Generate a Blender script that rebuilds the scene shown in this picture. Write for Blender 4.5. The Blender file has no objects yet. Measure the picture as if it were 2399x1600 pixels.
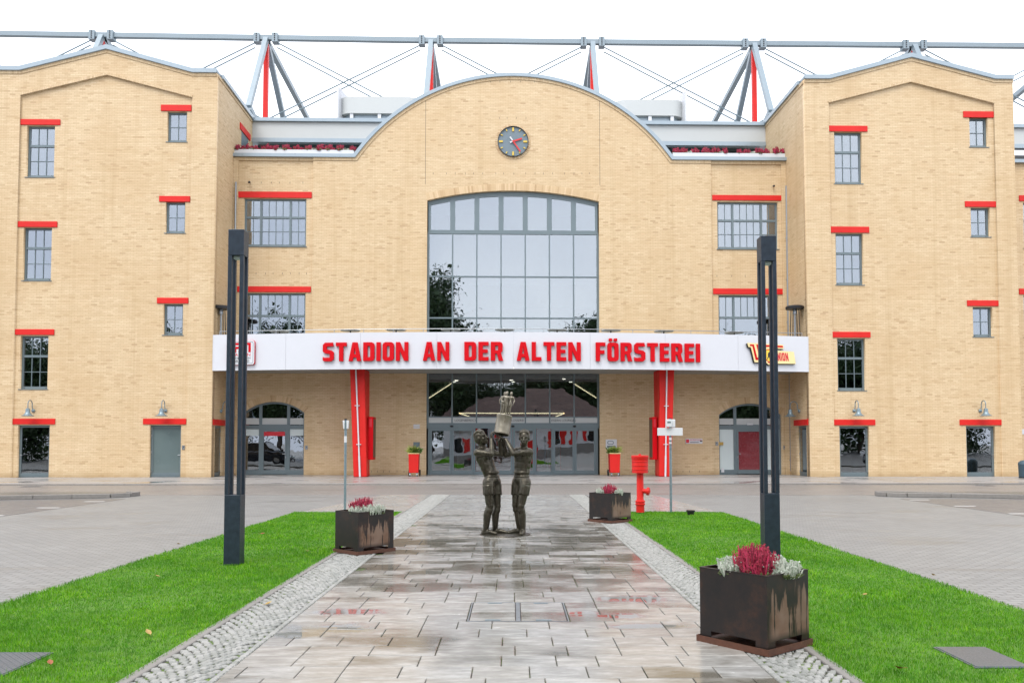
import bpy, bmesh, math, random
import numpy as np
from mathutils import Vector, Matrix
R = math.radians
rnd = random.Random(7)
sc = bpy.context.scene
col = sc.collection

# ---------------------------------------------------------------- camera
F, PPX, PPY, CH, PITCH = 1950.0, 1202.0, 956.0, 1.6, R(2.5)
cd = bpy.data.cameras.new('camera'); cam = bpy.data.objects.new('camera', cd); col.objects.link(cam)
cam.location = (0, 0, CH); cam.rotation_euler = (R(90) + PITCH, 0, 0)
cd.sensor_width = 36; cd.lens = 36 * F / 2399
cd.shift_x = -(PPX - 1199.5) / 2399; cd.shift_y = (PPY - 800) / 2399
cd.clip_end = 3000; sc.camera = cam

# ---------------------------------------------------------------- sky and light (bright overcast)
SUN_EL, SUN_AZ = R(56), math.atan2(-0.35, -0.8)
w = bpy.data.worlds.new('World'); sc.world = w; w.use_nodes = True
nt = w.node_tree; bgn = nt.nodes['Background']
sky = nt.nodes.new('ShaderNodeTexSky'); sky.sky_type = 'NISHITA'; sky.sun_disc = False
sky.sun_elevation = SUN_EL; sky.sun_rotation = SUN_AZ; sky.air_density = 1.0; sky.dust_density = 3.0
tc = nt.nodes.new('ShaderNodeTexCoord')
nz = nt.nodes.new('ShaderNodeTexNoise'); nz.inputs['Scale'].default_value = 1.7; nz.inputs['Detail'].default_value = 5
nt.links.new(tc.outputs['Generated'], nz.inputs['Vector'])
cl = nt.nodes.new('ShaderNodeMix'); cl.data_type = 'RGBA'
cl.inputs[6].default_value = (6.9, 7.4, 8.7, 1); cl.inputs[7].default_value = (11.3, 11.45, 11.9, 1)
rp = nt.nodes.new('ShaderNodeMapRange'); rp.inputs[1].default_value = .35; rp.inputs[2].default_value = .65
nt.links.new(nz.outputs['Fac'], rp.inputs[0]); nt.links.new(rp.outputs[0], cl.inputs[0])
mx = nt.nodes.new('ShaderNodeMix'); mx.data_type = 'RGBA'; mx.inputs[0].default_value = .9
nt.links.new(sky.outputs[0], mx.inputs[6]); nt.links.new(cl.outputs[2], mx.inputs[7])
nt.links.new(mx.outputs[2], bgn.inputs['Color']); bgn.inputs['Strength'].default_value = .1
sd = bpy.data.lights.new('sun', 'SUN'); sun = bpy.data.objects.new('sun', sd); col.objects.link(sun)
sd.energy = 1.2; sd.angle = R(30); sd.color = (1, .965, .91)
tosun = Vector((math.sin(SUN_AZ) * math.cos(SUN_EL), math.cos(SUN_AZ) * math.cos(SUN_EL), math.sin(SUN_EL)))
sun.rotation_euler = tosun.to_track_quat('Z', 'Y').to_euler()
vs = sc.view_settings; vs.view_transform = 'Standard'; vs.look = 'None'; vs.exposure = 1.1; vs.gamma = 1
sc.cycles.use_denoising = True
sc.cycles.max_bounces = 8; sc.cycles.transparent_max_bounces = 12
sc.cycles.sample_clamp_indirect = 8

# ---------------------------------------------------------------- photo pixel -> ray -> place
def ray(x, y):
    xc = (x - PPX) / F; yc = (PPY - y) / F
    return (xc, math.cos(PITCH) - yc * math.sin(PITCH), math.sin(PITCH) + yc * math.cos(PITCH))
def gp(x, y, z=0.0):
    d = ray(x, y); t = (z - CH) / d[2]
    return (t * d[0], t * d[1])
BA, BY = R(1.29), 42.7                     # the facade stands turned by BA, its foot BY metres off
CB, SB = math.cos(BA), math.sin(BA)
def loc(x, y, v):                          # pixel on the plane v metres behind the facade -> (u, w)
    d = ray(x, y); t = (v + BY * CB) / (-d[0] * SB + d[1] * CB)
    return (t * d[0] * CB + (t * d[1] - BY) * SB, CH + t * d[2])
def U(x, y, v): return loc(x, y, v)[0]
def W(x, y, v): return loc(x, y, v)[1]
def vside(x, y, u):                        # pixel on a side wall u = const -> (v, w)
    d = ray(x, y); t = (u + BY * SB) / (d[0] * CB + d[1] * SB)
    return (-t * d[0] * SB + (t * d[1] - BY) * CB, CH + t * d[2])
def rect(x0, y0, x1, y1, v):
    xm, ym = (x0 + x1) / 2, (y0 + y1) / 2
    return U(x0, ym, v), U(x1, ym, v), W(xm, y1, v), W(xm, y0, v)
def b2w(u, v, z=0.0): return Vector((u * CB - v * SB, BY + u * SB + v * CB, z))
K = 2399 / 2351.0
def rectd(x0, y0, x1, y1, v): return rect(x0 * K, y0 * K, x1 * K, y1 * K, v)

# ---------------------------------------------------------------- materials
MATS = {}
class NT:
    def __init__(s, name):
        s.m = bpy.data.materials.new(name); s.m.use_nodes = True; s.t = s.m.node_tree
        s.p = s.t.nodes['Principled BSDF']; s.out = s.t.nodes['Material Output']; MATS[name] = s.m
    def n(s, typ, **kw):
        x = s.t.nodes.new(typ)
        for k, v in kw.items():
            if k.startswith('_'): setattr(x, k[1:], v)
            else: x.inputs[k.replace('__', ' ')].default_value = v
        return x
    def l(s, a, b): s.t.links.new(a, b)
    def noise(s, vec, scale, detail=4, rough=.6):
        x = s.n('ShaderNodeTexNoise', Scale=scale, Detail=detail, Roughness=rough)
        if vec is not None: s.l(vec, x.inputs['Vector'])
        return x.outputs['Fac']
    def ramp(s, fac, stops):
        x = s.n('ShaderNodeValToRGB'); e = x.color_ramp.elements
        while len(e) < len(stops): e.new(.5)
        for i, (p, c) in enumerate(stops):
            e[i].position = p; e[i].color = (c if len(c) == 4 else (*c, 1)) if isinstance(c, tuple) else (c, c, c, 1)
        s.l(fac, x.inputs[0]); return x.outputs[0]
    def mix(s, fac, a, b, mode='MIX'):
        x = s.n('ShaderNodeMix', _data_type='RGBA', _blend_type=mode)
        for i, q in ((0, fac), (6, a), (7, b)):
            if hasattr(q, 'is_linked'): s.l(q, x.inputs[i])
            elif i == 0: x.inputs[0].default_value = q
            else: x.inputs[i].default_value = (*q, 1)
        return x.outputs[2]
    def math(s, op, a, b=0.0, clamp=False):
        x = s.n('ShaderNodeMath', _operation=op, _use_clamp=clamp)
        for i, q in ((0, a), (1, b)):
            if hasattr(q, 'is_linked'): s.l(q, x.inputs[i])
            else: x.inputs[i].default_value = q
        return x.outputs[0]
    def bump(s, h, strength=.3, dist=.01):
        x = s.n('ShaderNodeBump', Strength=strength, Distance=dist); s.l(h, x.inputs['Height'])
        s.l(x.outputs[0], s.p.inputs['Normal']); return x
    def obj(s): return s.n('ShaderNodeTexCoord').outputs['Object']
    def pos(s): return s.n('ShaderNodeNewGeometry').outputs['Position']
    def setp(s, **kw):
        for k, v in kw.items(): s.p.inputs[k.replace('__', ' ')].default_value = v
def scaled(s, vec, sx, sy, sz):
    x = s.n('ShaderNodeVectorMath', _operation='MULTIPLY'); s.l(vec, x.inputs[0]); x.inputs[1].default_value = (sx, sy, sz)
    return x.outputs[0]
def plain(name, c, rough=.5, metal=0.0, var=.12, scale=6.0, bump=0.0, bscale=60.0, coat=0.0):
    s = NT(name); o = s.pos(); f = s.noise(o, scale)
    d = tuple(x * (1 - var) for x in c); b = tuple(min(1, x * (1 + var)) for x in c)
    s.l(s.mix(f, d, b), s.p.inputs['Base Color'])
    g = s.noise(o, scale * 3.1)
    s.l(s.ramp(g, [(.3, max(.02, rough - .08)), (.7, min(1, rough + .08))]), s.p.inputs['Roughness'])
    s.setp(Metallic=metal); s.p.inputs['Coat Weight'].default_value = coat
    if bump: s.bump(s.noise(o, bscale, 6), bump, .004)
    return s.m
def brick_mat(name, rough=.6, soldier=False):
    s = NT(name); o = s.obj()
    sp = s.n('ShaderNodeSeparateXYZ'); s.l(o, sp.inputs[0])
    cb = s.n('ShaderNodeCombineXYZ')
    a = s.math('ADD', sp.outputs[0], sp.outputs[1])
    s.l(sp.outputs[2] if soldier else a, cb.inputs[0]); s.l(a if soldier else sp.outputs[2], cb.inputs[1])
    def bt(c1, c2, mo):
        x = s.n('ShaderNodeTexBrick', _offset=.5, Scale=1.0)
        x.inputs['Color1'].default_value = c1; x.inputs['Color2'].default_value = c2; x.inputs['Mortar'].default_value = mo
        x.inputs['Mortar Size'].default_value = .0055; x.inputs['Mortar Smooth'].default_value = .2
        x.inputs['Brick Width'].default_value = .26; x.inputs['Row Height'].default_value = .0833
        s.l(cb.outputs[0], x.inputs['Vector']); return x
    b = bt((0, 0, 0, 1), (1, 1, 1, 1), (0, 0, 0, 1))
    tone = s.ramp(b.outputs['Color'], [(0, (.43, .30, .17)), (.05, (.52, .38, .225)), (.14, (.575, .435, .27)),
                                       (.6, (.605, .466, .288)), (.86, (.645, .508, .325)), (1, (.585, .43, .26))])
    big = s.noise(o, .35, 3); med = s.noise(scaled(s, o, 1, 1, 3), 1.6, 4)
    tone = s.mix(s.ramp(big, [(.42, 0.0), (.62, .42)]), tone, (.52, .36, .19)); tone = s.mix(s.ramp(s.noise(scaled(s, o, 1, 1, 2), .8, 4, .65), [(.5, 0.0), (.72, .35)]), tone, (.58, .415, .245))
    crs = s.noise(scaled(s, o, .35, .35, 9), 1.5, 3, .7)
    tone = s.mix(s.ramp(crs, [(.35, .30), (.6, 0.0)]), tone, (.47, .325, .165)); tone = s.mix(s.ramp(crs, [(.5, 0.0), (.75, .5)]), tone, (.68, .54, .34))
    run = s.noise(scaled(s, o, 1.6, 1.6, .05), 1.0, 4, .7); tone = s.mix(s.ramp(run, [(.53, 0.0), (.78, .5)]), tone, (.42, .285, .14))
    low = s.n('ShaderNodeMapRange', _clamp=True); s.l(sp.outputs[2], low.inputs[0])
    low.inputs[1].default_value = .35; low.inputs[2].default_value = .02
    damp = s.math('MULTIPLY', low.outputs[0], s.noise(scaled(s, o, 1, 1, .2), 1.1, 3))
    tone = s.mix(damp, tone, (.22, .125, .03))
    c = s.mix(b.outputs['Fac'], tone, (.42, .285, .14))
    s.l(c, s.p.inputs['Base Color']); s.setp(Roughness=rough)
    h = s.math('SUBTRACT', s.math('MULTIPLY', s.noise(o, 40, 4), .3), b.outputs['Fac'])
    s.bump(h, .35, .006); return s.m
def glass_mat(name, refl=.3, tint=(.55, .6, .62)):
    s = NT(name); s.t.nodes.remove(s.p)
    g = s.n('ShaderNodeBsdfGlossy', Roughness=.0); g.inputs['Color'].default_value = (.90, .95, 1, 1)
    t = s.n('ShaderNodeBsdfTransparent'); t.inputs['Color'].default_value = (*tint, 1)
    lw = s.n('ShaderNodeFresnel', IOR=1.5); m = s.n('ShaderNodeMixShader')
    f = s.math('ADD', s.math('MULTIPLY', lw.outputs[0], .8), refl, True)
    bn = s.n('ShaderNodeBump', Strength=.05, Distance=.05); s.l(s.noise(s.pos(), .9, 2), bn.inputs['Height'])
    rnd_ = s.n('ShaderNodeObjectInfo').outputs['Random']; cx = s.n('ShaderNodeCombineXYZ')
    s.l(s.math('MULTIPLY', s.math('SUBTRACT', rnd_, .5), .014), cx.inputs[0]); s.l(s.math('MULTIPLY', s.math('SUBTRACT', s.math('FRACT', s.math('MULTIPLY', rnd_, 17.3)), .5), .014), cx.inputs[2])
    va = s.n('ShaderNodeVectorMath', _operation='ADD'); s.l(s.n('ShaderNodeNewGeometry').outputs['Normal'], va.inputs[0]); s.l(cx.outputs[0], va.inputs[1]); s.l(va.outputs[0], bn.inputs['Normal'])
    s.l(bn.outputs[0], g.inputs['Normal'])
    s.l(f, m.inputs[0]); s.l(t.outputs[0], m.inputs[1]); s.l(g.outputs[0], m.inputs[2]); s.l(m.outputs[0], s.out.inputs[0]); return s.m
def emit_mat(name, c, st):
    s = NT(name); s.setp(Roughness=.4); s.p.inputs['Base Color'].default_value = (*c, 1)
    s.p.inputs['Emission Color'].default_value = (*c, 1); s.p.inputs['Emission Strength'].default_value = st; return s.m
def paver_mat(name, bw, bh, c1, c2, mort, wet=.0, rough=.55, off=.5, rot=0.0, msize=.006):
    s = NT(name); o = s.pos()
    mp = s.n('ShaderNodeMapping'); mp.inputs['Rotation'].default_value = (0, 0, rot); s.l(o, mp.inputs[0])
    x = s.n('ShaderNodeTexBrick', _offset=off, Scale=1.0)
    x.inputs['Color1'].default_value = (*c1, 1); x.inputs['Color2'].default_value = (*c2, 1); x.inputs['Mortar'].default_value = (*mort, 1)
    x.inputs['Mortar Size'].default_value = msize; x.inputs['Mortar Smooth'].default_value = .3
    x.inputs['Brick Width'].default_value = bw; x.inputs['Row Height'].default_value = bh; s.l(mp.outputs[0], x.inputs['Vector'])
    st = s.noise(o, .45, 5, .65); gr = s.noise(o, 24, 4)
    c = s.mix(s.ramp(st, [(.35, 0.0), (.7, .42)]), x.outputs['Color'], tuple(q * .62 for q in c1))
    c = s.mix(s.math('MULTIPLY', gr, .25), c, tuple(q * 1.25 for q in c2))
    pud = s.ramp(s.noise(scaled(s, o, .45, 1.3, 1), .8, 3), [(.56, 0.0), (.64, 1.0)])
    pf = s.math('MULTIPLY', pud, wet)
    c = s.mix(pf, c, tuple(q * .45 for q in c1))
    s.l(c, s.p.inputs['Base Color'])
    rg = s.n('ShaderNodeMapRange'); s.l(pf, rg.inputs[0]); rg.inputs[3].default_value = rough; rg.inputs[4].default_value = .04
    s.l(rg.outputs[0], s.p.inputs['Roughness'])
    h = s.math('SUBTRACT', s.math('MULTIPLY', gr, .25), x.outputs['Fac'])
    b = s.bump(h, .5, .008); iv = s.math('SUBTRACT', .5, s.math('MULTIPLY', pf, .48)); s.l(iv, b.inputs['Strength'])
    return s.m

brick_mat('yellow_brick'); brick_mat('yellow_brick_soldier', soldier=True)
glass_mat('window_glass', .24); glass_mat('door_glass', .2, (.5, .53, .54)); glass_mat('lamp_glass', .1, (.9, .9, .85))
plain('slate_frame', (.135, .175, .19), .38, .15, .06, 3)
plain('coping_metal', (.30, .36, .40), .35, .35, .08, 2)
plain('red_paint', (.58, .014, .010), .5, 0, .16, 1.6); MATS['red_paint'].node_tree.nodes['Principled BSDF'].inputs['Specular IOR Level'].default_value = .3
plain('red_bright', (.52, .001, .006), .5, 0, .08, 4); MATS['red_bright'].node_tree.nodes['Principled BSDF'].inputs['Specular IOR Level'].default_value = .15
plain('white_panel', (.56, .575, .61), .4, .0, .03, 1.5)
plain('off_white_panel', (.46, .48, .475), .45, 0, .05, .8)
plain('white_paint', (.58, .59, .61), .45, 0, .04, 3)
plain('steel', (.30, .32, .34), .35, .75, .1, 9)
plain('galvanised', (.20, .26, .29), .42, .55, .3, 22)
plain('truss_steel', (.22, .27, .30), .45, .2, .08, 1)
plain('lamp_steel', (.022, .034, .05), .38, .35, .55, 14, .15, 70)
plain('soffit', (.30, .31, .29), .6, 0, .06, 2)
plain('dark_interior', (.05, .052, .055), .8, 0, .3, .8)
plain('dim_interior', (.16, .16, .17), .7, 0, .3, .5)
plain('black_rubber', (.015, .015, .016), .6, 0, .2, 20)
plain('black_metal', (.02, .02, .022), .4, .3, .2, 10)
plain('clock_face', (.14, .185, .215), .5, 0, .06, 4)
plain('clock_yellow', (.62, .44, .06), .4, 0, .05, 5)
plain('clock_red', (.55, .03, .03), .4, 0, .05, 5)
plain('brown_perforated', (.12, .075, .045), .6, .2, .35, 60)
plain('frosted', (.55, .62, .62), .5, 0, .05, 2)
plain('door_blind', (.20, .018, .026), .25, 0, .12, 3, coat=.8)
plain('slate_door', (.115, .155, .155), .2, 0, .08, 2, coat=.7)
plain('emblem_cream', (.78, .62, .30), .4, 0, .03, 5); plain('emblem_yellow', (.78, .55, .05), .4, 0, .03, 5)
plain('print_black', (.012, .012, .013), .5, 0, .1, 5); plain('print_red', (.55, .015, .03), .45, 0, .05, 5)
plain('soil', (.045, .032, .02), .9, 0, .4, 30, .5, 60)
plain('soil_green', (.075, .17, .012), .9, 0, .5, 12, .6, 80)
plain('kerb_stone', (.20, .188, .172), .5, 0, .22, 9, .3, 90)
plain('island_top', (.10, .10, .09), .4, 0, .4, 2, .3, 40)
plain('road_white', (.62, .62, .60), .6, 0, .15, 20)
plain('asphalt', (.125, .12, .115), .42, 0, .25, 1.3, .35, 120)
plain('cover_steel', (.10, .115, .13), .35, .5, .25, 20, .2, 60)
plain('rust', (.085, .030, .014), .65, 0, .45, 16, .2, 60); plain('brass', (.5, .33, .1), .35, .8, .1, 10)
plain('bin_blue', (.045, .085, .115), .4, 0, .1, 6)
plain('leaf_green', (.07, .14, .022), .55, 0, .4, 14); plain('leaf_yellow', (.30, .36, .07), .55, 0, .3, 14)
def roof_mat():
    s = NT('roof_tile'); o = s.pos(); n = s.noise(scaled(s, o, .5, .5, 14), 1.0, 4, .7); q = s.noise(o, 9, 4)
    c = s.ramp(n, [(.3, (.03, .018, .016)), (.5, (.10, .055, .045)), (.7, (.19, .12, .10))]); s.l(s.mix(s.math('MULTIPLY', q, .4), c, (.05, .03, .025)), s.p.inputs['Base Color']); s.setp(Roughness=.75); s.bump(n, .4, .03)
plain('fallen_yellow', (.36, .24, .07), .6, 0, .2, 40); plain('fallen_brown', (.28, .09, .03), .6, 0, .2, 40)
roof_mat(); plain('render_white', (.62, .62, .63), .8, 0, .08, 2)
plain('bark', (.06, .045, .032), .85, 0, .3, 10, .5, 30); plain('foliage', (.028, .06, .014), .6, 0, .6, .7)
plain('car_dark', (.012, .016, .028), .18, .3, .05, 2, coat=1); plain('car_light', (.62, .63, .65), .22, .1, .04, 2, coat=1)
plain('car_glass', (.01, .012, .014), .05, 0, .05, 2); plain('tyre', (.012, .012, .012), .8, 0, .2, 20)
emit_mat('led_strip', (1, .82, .5), 2.2); emit_mat('downlight', (1, .93, .75), 3.0); emit_mat('lit_room', (1, .72, .2), 1.2)
paver_mat('paver_plaza', .2, .1, (.185, .183, .172), (.245, .242, .228), (.085, .08, .072), .2, .5, msize=.010)
paver_mat('paver_road', .2, .1, (.20, .182, .163), (.25, .23, .21), (.07, .06, .05), .25, .45, .5, R(45), msize=.010)
paver_mat('paver_walk', .4, .2, (.27, .255, .235), (.33, .315, .30), (.15, .14, .13), 1.0, .42, msize=.005)
paver_mat('paver_far', 8, 4, (.26, .25, .24), (.3, .29, .28), (.2, .2, .19), .0, .7)

PUDDLES = [(*gp(px, py, .027), rx, ry) for px, py, rx, ry in ((805, 1432, .46, .18), (795, 1470, .56, .20), (690, 1486, .3, .16), (1490, 1402, .44, .22), (1440, 1442, .34, .13), (1505, 1466, .44, .14), (1370, 1438, .26, .16), (1225, 1318, .4, .3), (1000, 1340, .3, .2), (1420, 1335, .4, .3))]
def slab_mat(name, base, dry):
    s = NT(name); o = s.pos()
    oi = s.n('ShaderNodeObjectInfo').outputs['Random']; isl = s.n('ShaderNodeNewGeometry').outputs['Random Per Island']
    r = s.math('FRACT', s.math('ADD', s.math('MULTIPLY', oi, 7.31), isl))
    a = s.ramp(r, [(0, tuple(q * .84 for q in base)), (.35, base), (.65, (base[0] * 1.04, base[1] * 1.0, base[2] * .95)), (1, tuple(q * 1.14 for q in base))])
    ox = s.n('ShaderNodeVectorMath', _operation='ADD'); s.l(o, ox.inputs[0])
    cx = s.n('ShaderNodeCombineXYZ'); s.l(s.math('MULTIPLY', r, 37.0), cx.inputs[0]); s.l(s.math('MULTIPLY', r, 11.0), cx.inputs[1]); s.l(cx.outputs[0], ox.inputs[1])
    streak = s.noise(scaled(s, ox.outputs[0], 2.2, 7, 1), 1.6, 6, .7)
    a = s.mix(s.ramp(streak, [(.32, .65), (.56, 0.0)]), a, (base[0] * .58, base[1] * .55, base[2] * .51))
    a = s.mix(s.ramp(streak, [(.52, 0.0), (.72, .75)]), a, tuple(min(.62, q * 1.4) for q in base))
    gr = s.noise(o, 60, 4); a = s.mix(s.math('MULTIPLY', gr, .2), a, tuple(q * .7 for q in base))
    # damp patches, strongest in front of the statue
    sp = s.n('ShaderNodeSeparateXYZ'); s.l(o, sp.inputs[0])
    band = s.n('ShaderNodeMapRange', _interpolation_type='SMOOTHSTEP'); s.l(sp.outputs[1], band.inputs[0]); band.inputs[1].default_value = 7.6; band.inputs[2].default_value = 10.0
    band2 = s.n('ShaderNodeMapRange', _interpolation_type='SMOOTHSTEP'); s.l(sp.outputs[1], band2.inputs[0]); band2.inputs[1].default_value = 17.5; band2.inputs[2].default_value = 14.0
    reg = s.math('MULTIPLY', band.outputs[0], band2.outputs[0])
    wn = s.math('ADD', s.noise(scaled(s, o, .55, 1, 1), 1.0, 5, .65), s.math('MULTIPLY', r, .14))
    wn = s.math('ADD', wn, s.math('MULTIPLY', reg, .105))
    wet = s.ramp(wn, [(.60, 0.0), (.74, 1.0)])
    if dry: wet = s.math('MULTIPLY', wet, .25)
    else:
        wob = s.math('MULTIPLY', s.math('SUBTRACT', s.noise(o, 3.2, 4, .65), .5), 2.0); pool = None
        for cx_, cy_, rx_, ry_ in PUDDLES:
            dx = s.math('MULTIPLY', s.math('SUBTRACT', sp.outputs[0], cx_), 1 / rx_); dy = s.math('MULTIPLY', s.math('SUBTRACT', sp.outputs[1], cy_), 1 / ry_)
            e = s.math('SUBTRACT', 1.25, s.math('SQRT', s.math('ADD', s.math('MULTIPLY', dx, dx), s.math('MULTIPLY', dy, dy))))
            pool = e if pool is None else s.math('MAXIMUM', pool, e)
        pool = s.ramp(s.math('ADD', pool, wob), [(.05, 0.0), (.75, 1.0)])
        wet = s.math('MAXIMUM', wet, s.math('MULTIPLY', pool, .7))
    a = s.mix(s.math('MULTIPLY', wet, .92), a, (base[0] * .33, base[1] * .30, base[2] * .245))
    s.l(a, s.p.inputs['Base Color'])
    rg = s.n('ShaderNodeMapRange'); s.l(wet, rg.inputs[0]); rg.inputs[3].default_value = .23; rg.inputs[4].default_value = .10
    s.l(s.math('ADD', rg.outputs[0], s.math('MULTIPLY', s.math('SUBTRACT', streak, .5), .25)), rgh := s.n('ShaderNodeMath', _operation='MAXIMUM', _use_clamp=True).inputs[0])
    b = s.bump(s.math('ADD', s.math('MULTIPLY', gr, .5), streak), .12, .006); ro = rgh.node.outputs[0]; rgh.node.inputs[1].default_value = .02
    if not dry:
        ro = s.math('MULTIPLY', ro, s.math('SUBTRACT', 1.0, s.math('MULTIPLY', pool, .97))); s.l(s.math('MULTIPLY', s.math('SUBTRACT', 1.0, pool), .12), b.inputs['Strength'])
        s.l(s.math('ADD', .5, s.math('MULTIPLY', pool, .5)), s.p.inputs['Specular IOR Level'])
    s.l(ro, s.p.inputs['Roughness']); return s.m
slab_mat('slab', (.315, .31, .288), False); slab_mat('slab_dry', (.335, .335, .318), True)

def cobble_mat():
    s = NT('cobble'); o = s.pos()
    oi = s.n('ShaderNodeObjectInfo').outputs['Random']; isl = s.n('ShaderNodeNewGeometry').outputs['Random Per Island']
    r = s.math('FRACT', s.math('ADD', s.math('MULTIPLY', oi, 7.31), isl))
    a = s.ramp(r, [(0, (.21, .215, .195)), (.5, (.285, .285, .265)), (1, (.34, .335, .315))])
    g = s.noise(o, 55, 5); a = s.mix(s.math('MULTIPLY', g, .35), a, (.15, .155, .135))
    s.l(a, s.p.inputs['Base Color']); s.setp(Roughness=.5); s.bump(g, .35, .006)
cobble_mat()
def bed_mat():
    s = NT('cobble_bed'); o = s.pos()
    a = s.ramp(s.noise(o, 5, 5, .7), [(.42, (.035, .03, .022)), (.56, (.08, .13, .02)), (.7, (.16, .24, .03))])
    s.l(a, s.p.inputs['Base Color']); s.setp(Roughness=.9)
bed_mat()
def grass_mat():
    s = NT('grass'); s.t.nodes.remove(s.p); o = s.pos()
    isl = s.n('ShaderNodeNewGeometry').outputs['Random Per Island']
    a = s.ramp(isl, [(0, (.045, .18, .003)), (.5, (.125, .37, .006)), (.85, (.22, .49, .010)), (1, (.36, .46, .06))])
    a = s.mix(s.ramp(s.noise(o, 1.3, 4), [(.38, 0.0), (.66, .75)]), a, (.045, .20, .012)); a = s.mix(s.ramp(s.noise(o, 7, 3, .6), [(.40, .6), (.54, 0.0)]), a, (.04, .16, .008)); a = s.mix(s.ramp(s.noise(o, 2.6, 4, .7), [(.54, 0.0), (.7, .6)]), a, (.22, .42, .015))
    d = s.n('ShaderNodeBsdfDiffuse'); t = s.n('ShaderNodeBsdfTranslucent'); m = s.n('ShaderNodeMixShader')
    gl = s.n('ShaderNodeBsdfGlossy', Roughness=.38); m2 = s.n('ShaderNodeMixShader'); m2.inputs[0].default_value = .012
    m.inputs[0].default_value = .35; s.l(a, d.inputs[0]); s.l(a, t.inputs[0]); s.l(d.outputs[0], m.inputs[1]); s.l(t.outputs[0], m.inputs[2])
    s.l(m.outputs[0], m2.inputs[1]); s.l(gl.outputs[0], m2.inputs[2]); s.l(m2.outputs[0], s.out.inputs[0])
grass_mat()
def corten_mat():
    s = NT('corten'); o0 = s.obj(); ov = s.n('ShaderNodeVectorMath', _operation='ADD'); lc = s.n('ShaderNodeObjectInfo').outputs['Location']; s.l(o0, ov.inputs[0]); s.l(lc, ov.inputs[1]); o = ov.outputs[0]
    n1 = s.noise(o, 6, 6, .7); drip = s.noise(scaled(s, o, 1, 1, .06), 24, 3, .6); patch = s.noise(o, 3.0, 4, .6)
    a = s.ramp(n1, [(.3, (.007, .006, .0055)), (.52, (.014, .009, .007)), (.7, (.036, .016, .009)), (.85, (.09, .034, .012))])
    sp = s.n('ShaderNodeSeparateXYZ'); s.l(o0, sp.inputs[0])
    low = s.n('ShaderNodeMapRange', _clamp=True); s.l(sp.outputs[2], low.inputs[0]); low.inputs[1].default_value = .56; low.inputs[2].default_value = .26
    side = s.math('LESS_THAN', sp.outputs[1], .035); inr = s.n('ShaderNodeMapRange', _clamp=True); s.l(sp.outputs[0], inr.inputs[0]); inr.inputs[1].default_value = .03; inr.inputs[2].default_value = .10
    hgt = s.n('ShaderNodeMapRange', _clamp=True); s.l(sp.outputs[2], hgt.inputs[0]); hgt.inputs[1].default_value = .09; hgt.inputs[2].default_value = .15
    k = s.math('ADD', s.math('ADD', s.math('MULTIPLY', low.outputs[0], .24), s.math('MULTIPLY', drip, .85)), s.math('MULTIPLY', patch, .25))
    dry = s.math('MULTIPLY', s.math('MULTIPLY', s.ramp(k, [(.70, 0.0), (.73, 1.0)]), side), s.math('MULTIPLY', inr.outputs[0], hgt.outputs[0]))
    a = s.mix(dry, a, s.ramp(patch, [(.35, (.13, .07, .04)), (.6, (.18, .12, .085))]))
    s.l(a, s.p.inputs['Base Color'])
    rg = s.n('ShaderNodeMapRange'); s.l(dry, rg.inputs[0]); rg.inputs[3].default_value = .42; rg.inputs[4].default_value = .65
    s.l(rg.outputs[0], s.p.inputs['Roughness']); s.setp(Metallic=.0); s.p.inputs['Specular IOR Level'].default_value = .32; s.bump(n1, .12, .004)
corten_mat()
def bronze_mat(name, c0, c1, c2, metal):
    s = NT(name); o = s.obj(); n1 = s.noise(o, 9, 5, .65); n2 = s.noise(scaled(s, o, 1, 1, .25), 16, 4)
    a = s.ramp(n1, [(.3, c0), (.55, c1), (.75, c2)])
    s.l(s.mix(s.math('MULTIPLY', n2, .4), a, tuple(q * 1.5 for q in c1)), s.p.inputs['Base Color'])
    s.l(s.ramp(n2, [(.3, .22), (.7, .42)]), s.p.inputs['Roughness']); s.setp(Metallic=metal); s.bump(s.math('ADD', n1, s.noise(o, 45, 4)), .3, .008)
bronze_mat('bronze', (.022, .02, .014), (.055, .048, .034), (.10, .105, .082), .65)
bronze_mat('bronze_pale', (.10, .088, .062), (.17, .152, .115), (.24, .225, .18), .35)
def heather_mat(name, stops):
    s = NT(name); isl = s.n('ShaderNodeNewGeometry').outputs['Random Per Island']
    s.l(s.ramp(isl, stops), s.p.inputs['Base Color']); s.setp(Roughness=.7)
heather_mat('heather_red', [(0, (.13, .006, .02)), (.5, (.30, .010, .04)), (.85, (.42, .025, .08)), (1, (.25, .04, .03))])
heather_mat('heather_white', [(0, (.20, .25, .18)), (.5, (.36, .40, .33)), (1, (.52, .54, .47))])
heather_mat('heather_green', [(0, (.05, .08, .02)), (1, (.12, .16, .05))])
def water_mat():
    s = NT('puddle_water'); s.t.nodes.remove(s.p)
    g = s.n('ShaderNodeBsdfGlossy', Roughness=.0); t = s.n('ShaderNodeBsdfTransparent'); t.inputs[0].default_value = (.8, .78, .74, 1)
    f = s.n('ShaderNodeFresnel', IOR=1.4); m = s.n('ShaderNodeMixShader')
    bn = s.n('ShaderNodeBump', Strength=.06, Distance=.02); s.l(s.noise(s.pos(), 7, 2), bn.inputs['Height']); s.l(bn.outputs[0], g.inputs['Normal'])
    s.l(s.math('MULTIPLY', f.outputs[0], 2.2, True), m.inputs[0]); s.l(t.outputs[0], m.inputs[1]); s.l(g.outputs[0], m.inputs[2]); s.l(m.outputs[0], s.out.inputs[0])
water_mat()
M = MATS

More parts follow.
